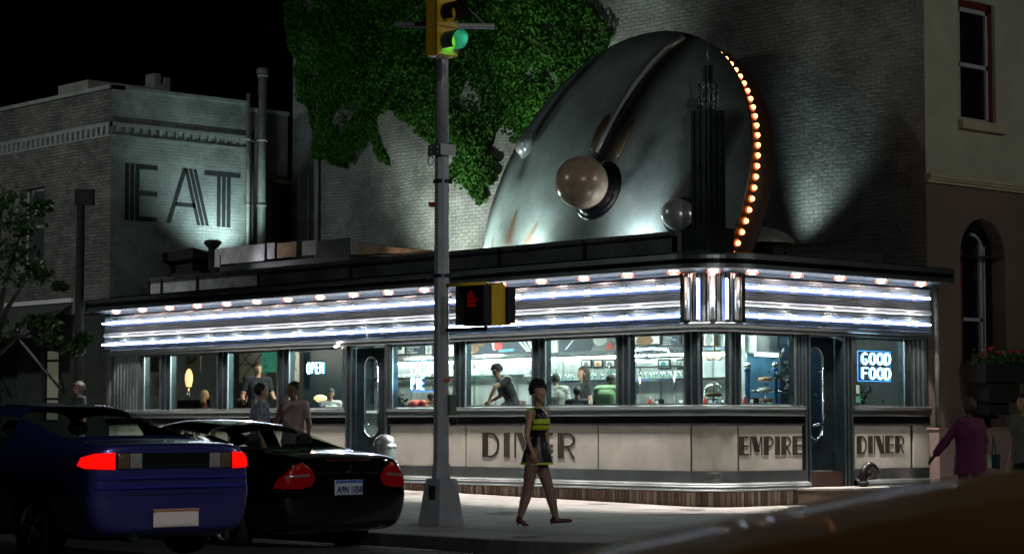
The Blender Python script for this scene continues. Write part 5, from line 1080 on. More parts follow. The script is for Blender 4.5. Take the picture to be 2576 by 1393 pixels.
o, j, k, HP = person('woman walking right in a black and acid yellow sleeveless minidress, fishnet stockings and heels', loc, YR, [SK1, VEST, STOCK, mat('oxblood_shoe', (.10, .015, .015), .25)], Jw, voxel=.008, hair='updo', female=True, sleeves=False, head_yaw=-.5, hands={'R': (.35, 0, -1), 'L': (.1, 0, -1)}, slim=True)
def loft(rings, n=28):                                  # rings: (cx, cy, z, rx, ry)
    mb = MB(); V = [(cx+rx*math.cos(2*PI*i/n), cy+ry*math.sin(2*PI*i/n), z) for cx, cy, z, rx, ry in rings for i in range(n)]; mb.v = V
    for a in range(len(rings)-1):
        for i in range(n): mb.f.append((a*n+i, a*n+(i+1) % n, (a+1)*n+(i+1) % n, (a+1)*n+i)); mb.m.append(0); mb.sm.append(True)
    return mb
L = lambda x0, x1, y, ry: ((((x0+x1)/2-1348)/205), 0, (1321-y)/205, (x1-x0)/2/205, ry)
dress = [L(1309, 1392, 1168, .175), L(1310, 1391.5, 1163, .174), L(1316, 1386, 1140, .165), L(1323, 1380, 1118, .15), L(1331, 1374, 1100, .125), L(1332, 1374, 1092, .125), L(1329, 1379, 1082, .14), L(1327, 1382, 1081, .15), L(1326, 1384, 1069.5, .155), L(1326, 1384, 1069, .155), L(1326, 1384, 1066, .155), L(1326, 1384, 1054, .155), L(1329, 1379, 1047, .15), L(1331, 1376, 1039, .15), L(1336, 1370, 1033, .12), L(1339, 1364, 1027, .065), L(1341, 1362, 1024, .055)]
mb = loft(dress); n = 28
for i in range(len(mb.f)):
    r = i//n; mb.m[i] = 1 if r in (0, 7, 10, 15) else 0
mb.build('dress', [VEST, YEL], o)
mb = MB(); mb.box(.157, .163, -.008, .008, 1.30, 1.44); mb.build('zip', CHROME, o)
mb = MB()
for s, q in (('R', j['shR']), ('L', j['shL'])):
    pts = [q+Vector((.062*math.cos(a), (.035 if s == 'L' else -.035), .07*math.sin(a)-.01)) for a in [2*PI*i/14 for i in range(15)]]; mb = MB(); mb.tube(pts, .006, 6); mb.build('armhole_trim', YEL, o)
for sd in 'LR':
    an, to = j['an'+sd], j['to'+sd]; hb = an-(to-an).normalized()*.045; hb.z = an.z-.07; b = Vector((hb.x-.005, hb.y, max(0.002, hb.z-.085) if sd == 'R' else .012)); mb = MB(); mb.tube([hb+Z*.03, b], [.016, .007], 8); mb.build('heel', mat('dark_heel', (.06, .01, .01), .3), o)
def shell(o, j, k, m, rows, name='shirt', n=40, fold=.006):   # loose garment: rows of (joint a, joint b, mix, depth, width)
    mb = MB(); V = []; sd = (j['shL']-j['shR']); sd.z = 0; sd.normalize(); f = Vector((sd.y, -sd.x, 0))
    for ri, (a, b, t_, dp, wd) in enumerate(rows):
        c = j[a].lerp(j[b], t_)
        for i in range(n):
            g = 2*PI*i/n; w_ = 1+fold/dp*(math.sin(g*7+ri*1.3)+.6*math.sin(g*11-ri*2.1)); V.append(c+f*math.cos(g)*dp*k*w_+sd*math.sin(g)*wd*k*w_+Z*.008*math.sin(g*3+ri))
    mb.add(V, [(r*n+i, r*n+(i+1) % n, (r+1)*n+(i+1) % n, (r+1)*n+i) for r in range(len(rows)-1) for i in range(n)], 0, True)
    return mb.build(name, m, o)
def torso(o, j, k, m, b=1, name='shirt', low=-.6): return shell(o, j, k, m, [('waist', 'pel', 1-low, .155*b, .20*b), ('waist', 'pel', 1, .150*b, .185*b), ('waist', 'pel', 0, .138*b, .168*b), ('waist', 'chest', .5, .145*b, .18*b), ('waist', 'chest', 1, .152*b, .20*b), ('chest', 'neck', .45, .135*b, .205*b), ('chest', 'neck', .72, .105*b, .16*b), ('chest', 'neck', .88, .07*b, .09*b)], name)
# two men talking between the parked sedan and the diner
MAN = 32.4
def standing(xd, ytop, Dp, H): p = atd(xd, ytop, Dp); return Vector((p.x, p.y, p.z-H)), H
def put(label, xd, ytop, Dp, rz, mats, H=None, ground=None, **kw):
    p = atd(xd, ytop, Dp); g = gz(p.y) if ground is None else ground; h = H or (p.z-g); return person(label, (p.x, p.y, p.z-h), rz, mats, H=h, **kw)
FLOR = spots('blue_floral_shirt', (.30, .32, .42), (.07, .08, .14), 22); PINK = mat('pale_pink_shirt', (.62, .42, .44), .85, vary=.12, vscale=9)
ho, jj, kk, hp_ = put('dark-haired man in open-necked blue patterned shirt facing right behind the sedan', 655, 963, MAN, YR+.15, [SK1, FLOR, JEANS, SHOE], head_yaw=.1); torso(ho, jj, kk, FLOR)
ho, jj, kk, hp_ = put('dark-haired man in pale pink shirt with hand raised to his mouth', 740, 958, MAN, YT-.55, [SK2, PINK, DKT, SHOE], head_yaw=-.35, J=dict(elR=(.10, -.24, 1.17), wrR=(.20, -.06, 1.42)), hands={'R': (.1, .25, 1)}); torso(ho, jj, kk, PINK)
# staff and guests inside
TSB, TSW = mat('black_tshirt', (.012, .014, .018), .8), mat('white_tshirt', (.6, .58, .55), .8)
FL = .5
def inside_p(label, xd, ytop, px_, rz, mats, **kw):
    p = onx(xd, ytop, px_); h = kw.pop('H', None) or p.z-FL; return person(label, (p.x, p.y, p.z-h), rz, mats, H=h, voxel=.012, **kw)
SEAT = dict(hiL=(0, .1, .92), hiR=(0, -.1, .92), knL=(.42, .13, .90), knR=(.42, -.13, .90), anL=(.40, .13, .48), anR=(.40, -.13, .48), toL=(.55, .13, .43), toR=(.55, -.13, .43))
p = onx(648, 908, 1.1)
ho, jj, kk, hp_ = inside_p('waiter in black t-shirt looking down and carrying plates, behind the two men', 648, 909, 1.1, YT+.35, [SK1, TSB, DKT, SHOE], hairm=HAIRD, head_pitch=.35, J=dict(elR=(.02, -.27, 1.14), wrR=(.22, -.30, 1.05), elL=(.02, .27, 1.14), wrL=(.24, .28, 1.05)), bulk=1.1, hands={'L': (1, 0, .1), 'R': (1, 0, .1)})
q = ho.matrix_basis @ (jj['wrL']+Vector((.12, 0, .03))); mb = MB(); mb.lathe([(0, 0), (.08, 0), (.12, .015), (.125, .02), (0, .012)], (q.x, q.y, q.z), 16); tag(mb.build('plate', TILE), 'white plate held by the waiter in the black t-shirt', 'plate')
inside_p('blonde woman with a headband seated facing right behind the leftmost windows', 514, 981, 1.0, YR, [SK1, mat('maroon_top', (.07, .015, .015), .8), DKT, SHOE], hair='long', hairm=HAIRY, female=True, J=SEAT, H=1.45)
inside_p('guest in dark red seated with back turned, left of the waiter', 622, 974, 1.3, YA, [mat('skin_reddish', (.25, .09, .07), .6), mat('dark_red_top', (.06, .015, .012), .8), DKT, SHOE], J=SEAT, H=1.5, hairm=mat('rust_hair', (.09, .03, .02), .6))
inside_p('young man in white shirt looking down beside the low orange lamp', 832, 976, .9, YT, [SK2, TSW, DKT, SHOE], J=SEAT, H=1.5, head_pitch=.45)
ho, jj, kk, hp_ = inside_p('cook in black t-shirt with a white towel over his shoulder, bending over the counter', 1275, 913, 1.3, YL+.35, [SK2, TSB, DKT, SHOE], H=1.62, hair='curly', head_pitch=.55, bulk=1.12,
    J=dict(pel=(-.12, 0, .95), waist=(-.08, 0, 1.12), chest=(.02, 0, 1.30), neck=(.12, 0, 1.46), head=(.20, 0, 1.60), shL=(.06, .20, 1.42), shR=(.06, -.20, 1.42), elL=(.32, .25, 1.30), wrL=(.42, .2, 1.05), elR=(.02, -.30, 1.14), wrR=(.22, -.30, 1.04)), hands={'L': (.2, 0, -1)})
mb = MB(); rows = [(.10, 1.47), (.06, 1.515), (0, 1.51), (-.03, 1.44), (-.05, 1.3), (-.05, 1.17)]
rows = [Vector((.17, .10, 1.30)), Vector((.15, .10, 1.42)), Vector((.07, .10, 1.505)), Vector((-.02, .11, 1.48)), Vector((-.06, .11, 1.36))]
V = [r*kk+Vector((0, s*.055, 0)) for r in rows for s in (-1, 1)]; V2 = [v+Vector((-.0, 0, .012))+Vector((.012 if i < 4 else -.012, 0, 0)) for i, v in enumerate(V)]
mb = MB(); n = len(V); mb.add(V+V2, [(i*2, i*2+1, i*2+3, i*2+2) for i in range(4)]+[(n+i*2+2, n+i*2+3, n+i*2+1, n+i*2) for i in range(4)]+[(i*2+2, n+i*2+2, n+i*2, i*2) for i in range(4)]+[(i*2+1, n+i*2+1, n+i*2+3, i*2+3) for i in range(4)]+[(0, n, n+1, 1), (n-1, 2*n-1, 2*n-2, n-2)])
tw = mb.build('towel', mat('white_towel', (.75, .75, .73), .9)); tw.location = ho.location; tw.rotation_euler = ho.rotation_euler; tag(tw, 'white towel hanging over the shoulder of the cook', 'towel')
mb = MB(); mb.tube([hp_(.086*math.cos(a)-.005, .082*math.sin(a), .052) for a in [2*PI*i/20 for i in range(21)]], .008, 6); tw = mb.build('headband', TSW, ho)
inside_p('heavy guest in grey flowered shirt seated with his back to the window', 1397, 938, .95, YA-.2, [SK2, spots('grey_floral_shirt', (.42, .44, .40), (.10, .12, .14), 14, .3), DKT, SHOE], J=SEAT, H=1.55, bulk=1.45)
inside_p('long-haired waitress in black behind the counter looking left', 1468, 921, 2.6, YL+.4, [SK1, TSB, DKT, SHOE], hair='long', hairm=HAIRD, female=True)
inside_p('person in a dark round cap and black top, seated low left of the green shirt', 1452, 971, .9, YA, [SK3, TSB, DKT, SHOE], J=SEAT, H=1.36, hair='bun')
inside_p('man in pale green t-shirt leaning on the counter, seen from behind', 1530, 937, .95, YA-.5, [SK3, mat('pale_green_tshirt', (.36, .62, .34), .85), DKT, SHOE], H=1.55, bulk=1.5, J={**SEAT, 'elR': (.14, -.30, 1.2), 'wrR': (.36, -.2, 1.2), 'chest': (.0, 0, 1.30), 'neck': (.08, 0, 1.47), 'head': (.13, 0, 1.6)}, head_yaw=-.4)
inside_p('person bending over in red and gold patterned shirt below the FRESH PIE neon', 1062, 978, .9, YR+.3, [SK2, spots('red_gold_shirt', (.50, .05, .05), (.55, .25, .06), 16, .3), DKT, SHOE], H=1.5, bulk=1.3, J={**SEAT, 'waist': (-.18, 0, 1.16), 'chest': (-.16, 0, 1.38), 'neck': (.05, 0, 1.50), 'head': (.20, 0, 1.55), 'shL': (-.04, .2, 1.44), 'shR': (-.04, -.2, 1.44), 'pel': (-.12, 0, .98), 'elL': (.1, .26, 1.2), 'elR': (.1, -.26, 1.2), 'wrL': (.3, .2, 1.1), 'wrR': (.3, -.2, 1.1)}, head_pitch=.6)
# passers-by
MAG = mat('magenta_blouse', (.20, .03, .12), .8, vary=.15, vscale=6)
ho, jj, kk, hp_ = put('older woman in magenta blouse seen from behind, reaching left, right of the diner', 2438, 1003, 27.2, YA+.35, [SK3, MAG, mat('dark_plum_skirt', (.03, .012, .025), .8), SHOE], hairm=mat('grey_brown_hair', (.10, .08, .07), .7, bump=.7, bscale=50), hair='curly', bulk=1.28, shirt_arm=1.0, female=True, J=dict(elL=(.06, .34, 1.17), wrL=(.12, .50, .96), elR=(.0, -.24, 1.15), wrR=(.05, -.22, .95)))
torso(ho, jj, kk, MAG, 1.22, 'blouse', -1.6)
fo = jj['wrL'].lerp(jj['elL'], .08)
mb = MB(); mb.tube([jj['elL'], fo], [.062, .045], 12); mb.tube([jj['elR'], jj['wrR']], [.06, .045], 12); mb.build('sleeve', MAG, ho)
t = thing('handbag', 'dark blue-green handbag at the right hip of the woman in magenta', 'handbag', loc=tuple(atd(2500, 1160, 27.4)), rz=YA)
mb = MB(); mb.obox((0, 0, 0), X, Z, Y, .13, .10, .05, 0, .8); mb.obox((0, -.0, .06), X, Z, Y, .12, .03, .055); mb.build('bag', mat('teal_leather', (.02, .06, .08), .3), t); mb = MB(); mb.tube([(-.1, 0, .1), (-.06, 0, .25), (0, 0, .32), (.06, 0, .25), (.1, 0, .1)], .009, 6); mb.build('strap', MATS['teal_leather'], t); mb = MB(); mb.ball((.13, -.03, -.03), .018, 8); mb.build('clasp', CHROME, t)
ho, jj, kk, hp_ = put('man in grey t-shirt and pale trousers walking in at the right edge', 2578, 990, 25.8, YL+.5, [SK1, mat('grey_tshirt', (.20, .20, .17), .85, vary=.3, vscale=30), mat('pale_green_trousers', (.14, .17, .14), .8), SHOE], hairm=HAIRD); torso(ho, jj, kk, MATS['grey_tshirt'], 1.05)
put('distant dark-haired person standing on the pavement left of the diner', 200, 960, 45, YL+.6, [SK3, TSB, DKT, SHOE], hair='curly')

# ------------------------------------------------------------------ traffic pole with its signals
PC = onz(1105, 1322, 0); PX0, PY0 = PC.x+.19, PC.y+.19
t = thing('traffic_pole', 'tall grey octagonal steel traffic signal pole with flared square base', 'pole', loc=(PX0, PY0, 0)); POLEM = mat('grey_pole_paint', (.48, .49, .54), .42, .25, vary=.2, vscale=5, bump=.1, bscale=25)
def zz(y): return 1.22+(1070-y)/5541*27.1
mb = MB(); b, c = .20, .135; zt = zz(1203)
V = [(-b, -b, 0), (b, -b, 0), (b, b, 0), (-b, b, 0), (-b, -b, .03), (b, -b, .03), (b, b, .03), (-b, b, .03), (-c, -c, zt), (c, -c, zt), (c, c, zt), (-c, c, zt)]
mb.add(V, [(0, 1, 5, 4), (1, 2, 6, 5), (2, 3, 7, 6), (3, 0, 4, 7), (4, 5, 9, 8), (5, 6, 10, 9), (6, 7, 11, 10), (7, 4, 8, 11), (8, 9, 10, 11)]); mb.build('base', POLEM, t)
mb = MB(); mb.obox((-.162, -.02, .40), Y, Z, X, .055, .085, .006); mb.build('access_cover', BLK, t)
mb = MB(); r0 = .108; mb.tube([(0, 0, zt-.02), (0, 0, zt+.18)], [.125, .112], 8, smooth=False); mb.tube([(0, 0, zt+.1), (0, 0, zz(385))], [.103, .092], 8, smooth=False); mb.build('shaft', POLEM, t)
mb = MB(); mb.tube([(0, 0, zz(385)), (0, 0, zz(-60))], [.086, .080], 18); mb.build('upper_shaft', POLEM, t)
for y, w_, h_ in ((370, .125, .07), (1012, .0, 0)):
    if w_: mb = MB(); mb.box(-w_, w_, -w_, w_, zz(y)-h_, zz(y)+h_); [mb.tube([(-w_-.02, s*.06, zz(y)+d), (-w_+.02, s*.06, zz(y)+d)], .016, 6) for s in (-1, 1) for d in (-.03, .03)]; mb.build('clamp', GALV, t)
mb = MB(); mb.lathe([(.055, -.01), (.065, 0), (.055, .01)], (-.14, .05, zz(397)), 14, ax=(1, 0, 0)); mb.build('ring', GALV, t)
for y in (449, 690): mb = MB(); mb.lathe([(.112, -.02), (.112, .02)], (0, 0, zz(y)), 8); mb.tube([(.09, -.07, zz(y)-.03), (.09, -.07, zz(y)+.03)], .02, 6); mb.build('strap', DARKST, t)
mb = MB(); mb.obox((-.12, .03, zz(510)), X, Z, Y, .05, .03, .02); mb.build('red_cap', mat('rusty_red', (.25, .04, .02), .6), t)
mb = MB(); mb.box(.02, .13, -.14, -.09, zz(1043), zz(992)); mb.build('control_box', mat('grey_green_box', (.13, .17, .14), .5), t)
mb = MB(); mb.lathe([(.05, 0), (.05, .05), (.035, .07), (0, .075)], (.09, -.09, zz(1057)), 14, ax=(.67, -.74, 0)); mb.build('push_button', BLK, t)
mb = MB(); mb.box(-.04, .05, -.108, -.104, zz(960), zz(950)); mb.build('sticker', mat('orange_sticker', (.5, .12, .03), .6), t)
# cross arm with guy wires
a, b = atd(993, 62, 27.3)-Vector((PX0, PY0, 0)), atd(1244, 67, 27.3)-Vector((PX0, PY0, 0)); mb = MB(); mb.tube([a, b], .036, 10); mb.build('cross_arm', POLEM, t)
mb = MB(); mb.tube([a.lerp(b, .07), Vector((0, 0, zz(-60)))], .007, 5); mb.build('guy_wire', GALV, t); mb = MB(); mb.tube([a.lerp(b, .93), Vector((0, 0, zz(-60)))], .007, 5); mb.build('guy_wire', GALV, t)
YELP = mat('signal_yellow', (.80, .50, .03), .4, vary=.15, vscale=8); LG = emis('green_signal_lens', (.02, 1, .62), 2.6); LA = mat('dark_amber_lens', (.03, .015, .004), .2); LR = mat('dark_red_lens', (.03, .003, .003), .2)
c = atd(1122, 122, 26.7); t = thing('traffic_light', 'yellow three-lamp traffic light at the pole top, green lamp lit', 'traffic light', loc=(c.x, c.y, 0)); step = zz(122-72)-zz(122)
for i, (m, nm) in enumerate(((LG, 'green_lens'), (LA, 'amber_lens'), (LR, 'red_lens'))):
    z = zz(122)+step*i-.0; mb = MB(); mb.obox((0, .09, z), X, Z, Y, .155, step*.49, .10, 0); mb.obox((0, -.02, z), X, Z, Y, .165, step*.46, .012); [mb.tube([(s*.12, -.04, z+step*.36), (s*.12, -.0, z+step*.36)], .025, 6) for s in (-1, 1)]; h_ = mb.build('lamp_housing', YELP, t)
    mb = MB(); mb.lathe([(0, -.05), (.06, -.045), (.10, -.03), (.115, -.0)], (0, -.03, z), 20, ax=(0, -1, 0)); mb.build(nm, m, h_)
    mb = MB(); n = 22
    V = []
    for ring, yy in ((0, -.03), (1, -.26)):
        for q in range(n+1): g = rad(-50+280*q/n); V.append((.122*math.cos(g), yy-(.0 if ring == 0 else .04*math.sin(g)), z+.122*math.sin(g)))
    mb.add(V, [(q, q+1, n+2+q, n+1+q) for q in range(n)], 0, True); mb.build('visor', [mat('teal_lit_visor', (.03, .09, .08), .4)] if i == 0 else [YELP if 0 else BLK], h_)
l = lamp('POINT', 'green_signal_glow', (c.x, c.y-.12, zz(122)), 1.2, (.1, 1, .7), size=.05)
# pedestrian signal
c = atd(1206, 772, 26.8); t = thing('pedestrian_signal', 'black and yellow pedestrian signal showing a dim red hand, bracketed right of the pole', 'pedestrian signal', loc=(c.x, c.y, 0)); hz = (zz(722)-zz(822))/2; zc = zz(772)
Y0 = .26
mb = MB(); mb.box(-.03, .19, -.26, Y0, zc-hz, zc+hz); mb.tube([(.2, -.2, zc+hz+.01), (.2, .2, zc+hz+.01)], .03, 8); mb.build('housing', YELP, t)
mb = MB(); mb.box(-.16, -.03, -.26, -.235, zc-hz*.95, zc+hz*.97); mb.box(-.16, -.03, Y0-.025, Y0, zc-hz*.95, zc+hz*.97); mb.box(-.16, -.03, -.234, Y0-.026, zc+hz*.90, zc+hz*.97); mb.box(-.045, -.031, -.234, Y0-.026, zc-hz*.95, zc+hz*.89)
for i in range(9): z = zc-hz*.9+i*hz*.2; mb.box(-.11, -.10, -.234, Y0-.026, z, z+.008)
mb.build('hood', BLK, t)
mb = MB(); HANDM = emis('red_hand_led', (1, .003, .006), .06)
yb = .10
mb.box(-.052, -.046, yb-.08, yb+.06, zc-.02, zc+.09)
for i, (dy, hh) in enumerate(((.055, .15), (.02, .19), (-.015, .18), (-.05, .14))): mb.box(-.052, -.046, yb+dy-.012, yb+dy+.012, zc+.095, zc+hh)
mb.obox((-.049, yb-.09, zc+.06), (Y*.6-Z*.8), (Y*.8+Z*.6), X, .04, .012, .003); mb.build('red_hand', HANDM, t)
mb = MB(); mb.box(.191, .33, -.20, .24, zc-hz*.95, zc+hz*.95); mb.box(.20, .32, -.30, -.201, zc-hz*.9, zc+hz*.9); mb.build('second_head', BLK, t)
for z in (zc+hz+.035, zc-hz-.03): mb = MB(); mb.tube([(PX0-c.x, PY0-c.y, z), (.15, .05, z), (.15, .05, z-.05 if z > zc else z+.05)], .026, 8); mb.build('bracket', YELP if z > zc else BLK, t)

# ------------------------------------------------------------------ bin, standpipe, downpipe
c = atd(968, 1092, 35.8); t = thing('litter_bin', 'round grey litter bin with polished dome lid by the left door', 'litter bin', loc=(c.x, c.y, gz(c.y))); zt = c.z-gz(c.y)
mb = MB(); mb.lathe([(.16, 0), (.18, .03), (.185, zt-.20), (.17, zt-.18)], n=24); mb.build('drum', mat('grey_green_drum', (.22, .27, .25), .45, .4, vary=.2, vscale=8), t); mb = MB(); mb.lathe([(.195, zt-.21), (.195, zt-.17)]+[(.19*math.cos(a), zt-.17+.17*math.sin(a)) for a in [PI/2*i/8 for i in range(9)]], n=24); mb.build('dome_lid', GALV, t)
c = ony(2172, 1220, -.35); t = thing('standpipe', 'black curved fire standpipe in front of the right DINER lettering', 'standpipe', loc=(c.x, -.35, 0)); zz2 = lambda y: ony(2180, y, -.35).z
mb = MB(); zt = zz2(1180); P_ = [(0, 0, .0), (0, 0, zt-.1)]+[(.16-.16*math.cos(a), 0, zt-.1+.16*math.sin(a)) for a in [PI*i/10 for i in range(1, 11)]]+[(.32, .2, zt-.12)]; mb.tube(P_, .062, 12); mb.build('bend', mat('black_iron', (.02, .02, .02), .3, .5), t)
mb = MB(); mb.lathe([(.09, .28), (.09, .34), (.07, .345)], n=12); mb.lathe([(.085, .40), (.085, .44)], n=12); mb.build('collar', MATS['black_iron'], t)
mb = MB(); mb.tube([(5.36, -.12, .25), (5.36, -.12, 2.6), (5.36, -.10, 3.5)], .05, 10); tag(mb.build('downpipe', mat('worn_downpipe', (.12, .13, .11), .5, .4, vary=.5, vscale=9)), 'dark worn downpipe at the right end of the diner', 'pipe')

# ------------------------------------------------------------------ vehicles
def car(name, label, st, W, paint, arches, wr=.32, glassm=CARGL, loc=(0, 0, 0), rz=0, rearshape=None, rim=None, levels=2):
    # st: stations from tail to nose: (x, zbot, wlow, wmid, zmid, zsh, wbelt, zbelt, wroof, zroof, glass)
    t = thing(name, label, 'car', loc=loc, rz=rz); V = []; F = []; M = []; ns = len(st); NP = 10
    def half(s):
        x, zb, wl, wm, zm, zs_, wb, zl, wr_, zr, g = s
        return [(0, zb), (wl*.8, zb), (wl, zb+.05), (wm, zm), (wm*.992, zs_), (wb, zl), (wr_+(wb-wr_)*.06 if zr > zl+.1 else wr_, zr-(.07 if zr > zl+.1 else .012)), (wr_*.82, zr-.012), (wr_*.4, zr-.002), (0, zr)]
    for s in st:
        h = half(s); row = h+[(-y, z) for y, z in h[-2:0:-1]]
        for i, (y, z) in enumerate(row):
            x = s[0]
            if rearshape and s is st[0]: x += rearshape(y, z)
            V.append((x, -y, z))
    R_ = 2*NP-2
    for a in range(ns-1):
        for i in range(R_):
            j = (i+1) % R_; F.append((a*R_+i, a*R_+j, (a+1)*R_+j, (a+1)*R_+i)); g = st[a][10]
            ii = i if i < NP-1 else R_-1-i
            M.append(1 if (g == 'S' and ii == 5) or (g == 'W' and ii in (6, 7, 8)) or (g == 'B' and ii in (5, 6, 7, 8)) else 0)
    for a, rev in ((0, 1), (ns-1, 0)):
        for i in range(NP-1):
            l0, l1 = a*R_+(R_-i) % R_, a*R_+(R_-i-1) % R_ if i+1 < NP-1 else a*R_+NP-1
            r0, r1 = a*R_+i, a*R_+i+1
            f = [r0, r1, l1, l0]; f = list(dict.fromkeys(f)); F.append(tuple(f if rev else f[::-1])); M.append(0)
    me = bpy.data.meshes.new('body'); me.from_pydata(V, [], F); me.polygons.foreach_set('material_index', M)
    for m in (paint, glassm, BLK): me.materials.append(m)
    o = bpy.data.objects.new('body', me); COL.objects.link(o)
    bm = bmesh.new(); bm.from_mesh(me); bmesh.ops.recalc_face_normals(bm, faces=bm.faces); bm.to_mesh(me); bm.free()
    sd = o.modifiers.new('s', 'SUBSURF'); sd.levels = sd.render_levels = levels
    cut = []
    for ax in arches:
        for s in (-1, 1):
            mb = MB(); mb.lathe([(0, -.2), (wr*1.17, -.2), (wr*1.17, .2), (0, .2)], (ax, s*W*.98, wr*1.02), 32, ax=(0, 1, 0)); c = mb.build('c', BLK); b2 = bmesh.new(); b2.from_mesh(c.data); bmesh.ops.remove_doubles(b2, verts=b2.verts, dist=1e-3); bmesh.ops.recalc_face_normals(b2, faces=b2.faces); b2.to_mesh(c.data); b2.free(); cut.append(c)
            bo = o.modifiers.new('b', 'BOOLEAN'); bo.operation = 'DIFFERENCE'; bo.object = c; bo.solver = 'EXACT'; bo.material_mode = 'TRANSFER'
    dg = bpy.context.evaluated_depsgraph_get(); me2 = bpy.data.meshes.new_from_object(o.evaluated_get(dg)); o.modifiers.clear(); o.data = me2; me2.name = 'body'
    for c in cut: bpy.data.objects.remove(c)
    for p in me2.polygons: p.use_smooth = True
    o.parent = t; bvh = BVHTree.FromPolygons([v.co.copy() for v in me2.vertices], [tuple(p.vertices) for p in me2.polygons])
    for ax in arches:
        for s in (-1, 1):
            mb = MB(); yo = s*(W-.02); mb.lathe([(wr*.60, -.10), (wr*.66, -.11), (wr*.95, -.105), (wr, -.06), (wr, .06), (wr*.95, .105), (wr*.66, .11), (wr*.6, .10)], (ax, s*(W-.12), wr), 36, ax=(0, 1, 0)); wv = mb.build('wheel', RUBBER, t)
            mb = MB(); face = s*(W-.03); c0 = Vector((ax, face, wr)); mb.lathe([(wr*.66, 0), (wr*.66, .012), (wr*.60, .014), (wr*.58, -.04)], c0-Y*s*.0, 36, ax=(0, s, 0))
            for q in range(7 if rim == 'multi' else 5):
                a = 2*PI*q/(7 if rim == 'multi' else 5); dd = Vector((math.cos(a), 0, math.sin(a))); mb.obox(c0+dd*wr*.32-Y*s*.01, dd, Vector((-dd.z, 0, dd.x)), Y*s, wr*.30, wr*.075, .012)
            mb.lathe([(0, .01), (wr*.13, .008), (wr*.14, -.02)], c0, 16, ax=(0, s, 0)); mb.build('rim', mat('alloy_rim', (.62, .68, .8), .3, .8), wv)
    return t, bvh
def decal(t, bvh, poly, o, u, v, d, m, name, lift=.006, rings=6, parent=None, sub=6):     # polygon in the plane (o; u, v), projected along d onto the bodywork
    o, u, v, d = map(Vector, (o, u, v, d)); d.normalize(); P2 = []
    for i in range(len(poly)):
        a, b = poly[i], poly[(i+1) % len(poly)]
        for q in range(sub): P2.append((a[0]+(b[0]-a[0])*q/sub, a[1]+(b[1]-a[1])*q/sub))
    cx, cy = sum(p[0] for p in P2)/len(P2), sum(p[1] for p in P2)/len(P2); n = len(P2); V = []
    for r in range(rings+1):
        for (a, b) in P2:
            k = 1-r/rings; a2, b2 = cx+(a-cx)*k, cy+(b-cy)*k; p = o+u*a2+v*b2; h = bvh.ray_cast(p, d)
            if h[0] is None: V.append(p+d*3 if not V else V[-1]); continue
            V.append(h[0]-d*(lift+.010*math.sin(PI/2*min(1, r/2))))
    mb = MB(); mb.add(V, [(r*n+i, r*n+(i+1) % n, (r+1)*n+(i+1) % n, (r+1)*n+i) for r in range(rings) for i in range(n)], 0, True)
    return mb.build(name, m, parent or t)
PBLK = mat('black_car_paint', (.004, .004, .005), .10, coat=1, spec=.6); PBLU = mat('blue_car_paint', (.05, .05, .24), .25, .4, coat=.8); PAMB = mat('amber_car_paint', (.19, .125, .04), .52, spec=.4, coat=.04)
RLIT = mat('lit_tail_lamp', (.02, .002, .002), .9, emit=(1, .004, .002), es=1.2, spec=0); RDIM = mat('red_tail_lens', (.13, .002, .004), .10, emit=(1, .002, .004), es=.035, bump=.6, bscale=22)
# black sedan parked at the kerb: tail at the local origin, nose along +X
def S(x, zb, wl, wm, zm, zs_, wb, zl, wr_, zr, g=''): return (x, zb, wl, wm, zm, zs_, wb, zl, wr_, zr, g)
sed = [S(0, .30, .70, .80, .52, .70, .72, .92, .60, 1.00), S(.06, .22, .78, .87, .50, .72, .78, .97, .68, 1.04), S(.45, .20, .82, .90, .52, .74, .80, 1.0, .70, 1.08), S(.85, .18, .84, .91, .55, .76, .82, 1.01, .70, 1.10, 'W'), S(1.35, .18, .84, .91, .55, .77, .83, 1.01, .62, 1.29, 'W'), S(1.70, .18, .84, .91, .55, .77, .83, 1.0, .60, 1.38, 'S'),
       S(2.35, .18, .84, .91, .55, .77, .83, .99, .60, 1.435), S(2.43, .18, .84, .91, .55, .77, .83, .99, .60, 1.436, 'S'), S(3.10, .18, .84, .91, .54, .76, .82, .97, .59, 1.38, 'B'), S(3.85, .18, .84, .90, .53, .74, .80, .93, .66, 1.00), S(4.3, .19, .82, .88, .52, .70, .74, .85, .6, .90), S(4.65, .22, .74, .80, .50, .62, .62, .72, .5, .76), S(4.78, .30, .6, .66, .48, .56, .5, .62, .4, .64)]
p = onx(1040, 1262, -8.86); ry = p.y
SX, SY = -8.86-.91, ry
t, bvh = car('black_sedan', 'shiny black sedan with dim red tail lights parked at the kerb left of the pole', sed, .91, PBLK, (1.05, 3.85), .335, loc=(SX, SY, -.14), rz=PI/2, rim='multi')
# rear view plane: u runs to the car's right (image right)
def rear(pts, m, nm, **kw): return decal(t, bvh, pts, (-.6, 0, 0), (0, -1, 0), Z, (1, 0, 0), m, nm, **kw)
for s in (-1, 1):
    dd = (1, s*.6, 0)
    c = decal(t, bvh, [(s*.80, .80), (s*.86, .72), (s*1.0, .69), (s*1.34, .70), (s*1.30, .78), (s*1.10, .93), (s*.98, .975), (s*.86, .90)], (-.6, 0, 0), (0, -1, 0), Z, dd, RDIM, 'tail_light', rings=8)
    decal(t, bvh, [(s*.88, .825), (s*1.2, .80), (s*1.2, .83), (s*.88, .855)], (-.6, 0, 0), (0, -1, 0), Z, dd, mat('clear_reflector', (.5, .3, .3), .1, .5), 'reflector_strip', lift=.022, parent=c, rings=2)
pl = rear([(-.19, .62), (.19, .62), (.19, .78), (-.19, .78)], mat('plate_white', (.55, .58, .72), .5), 'licence_plate', lift=.01)
h = bvh.ray_cast(Vector((-1, 0, .70)), Vector((1, 0, 0)))[0]; xx = h.x-.028
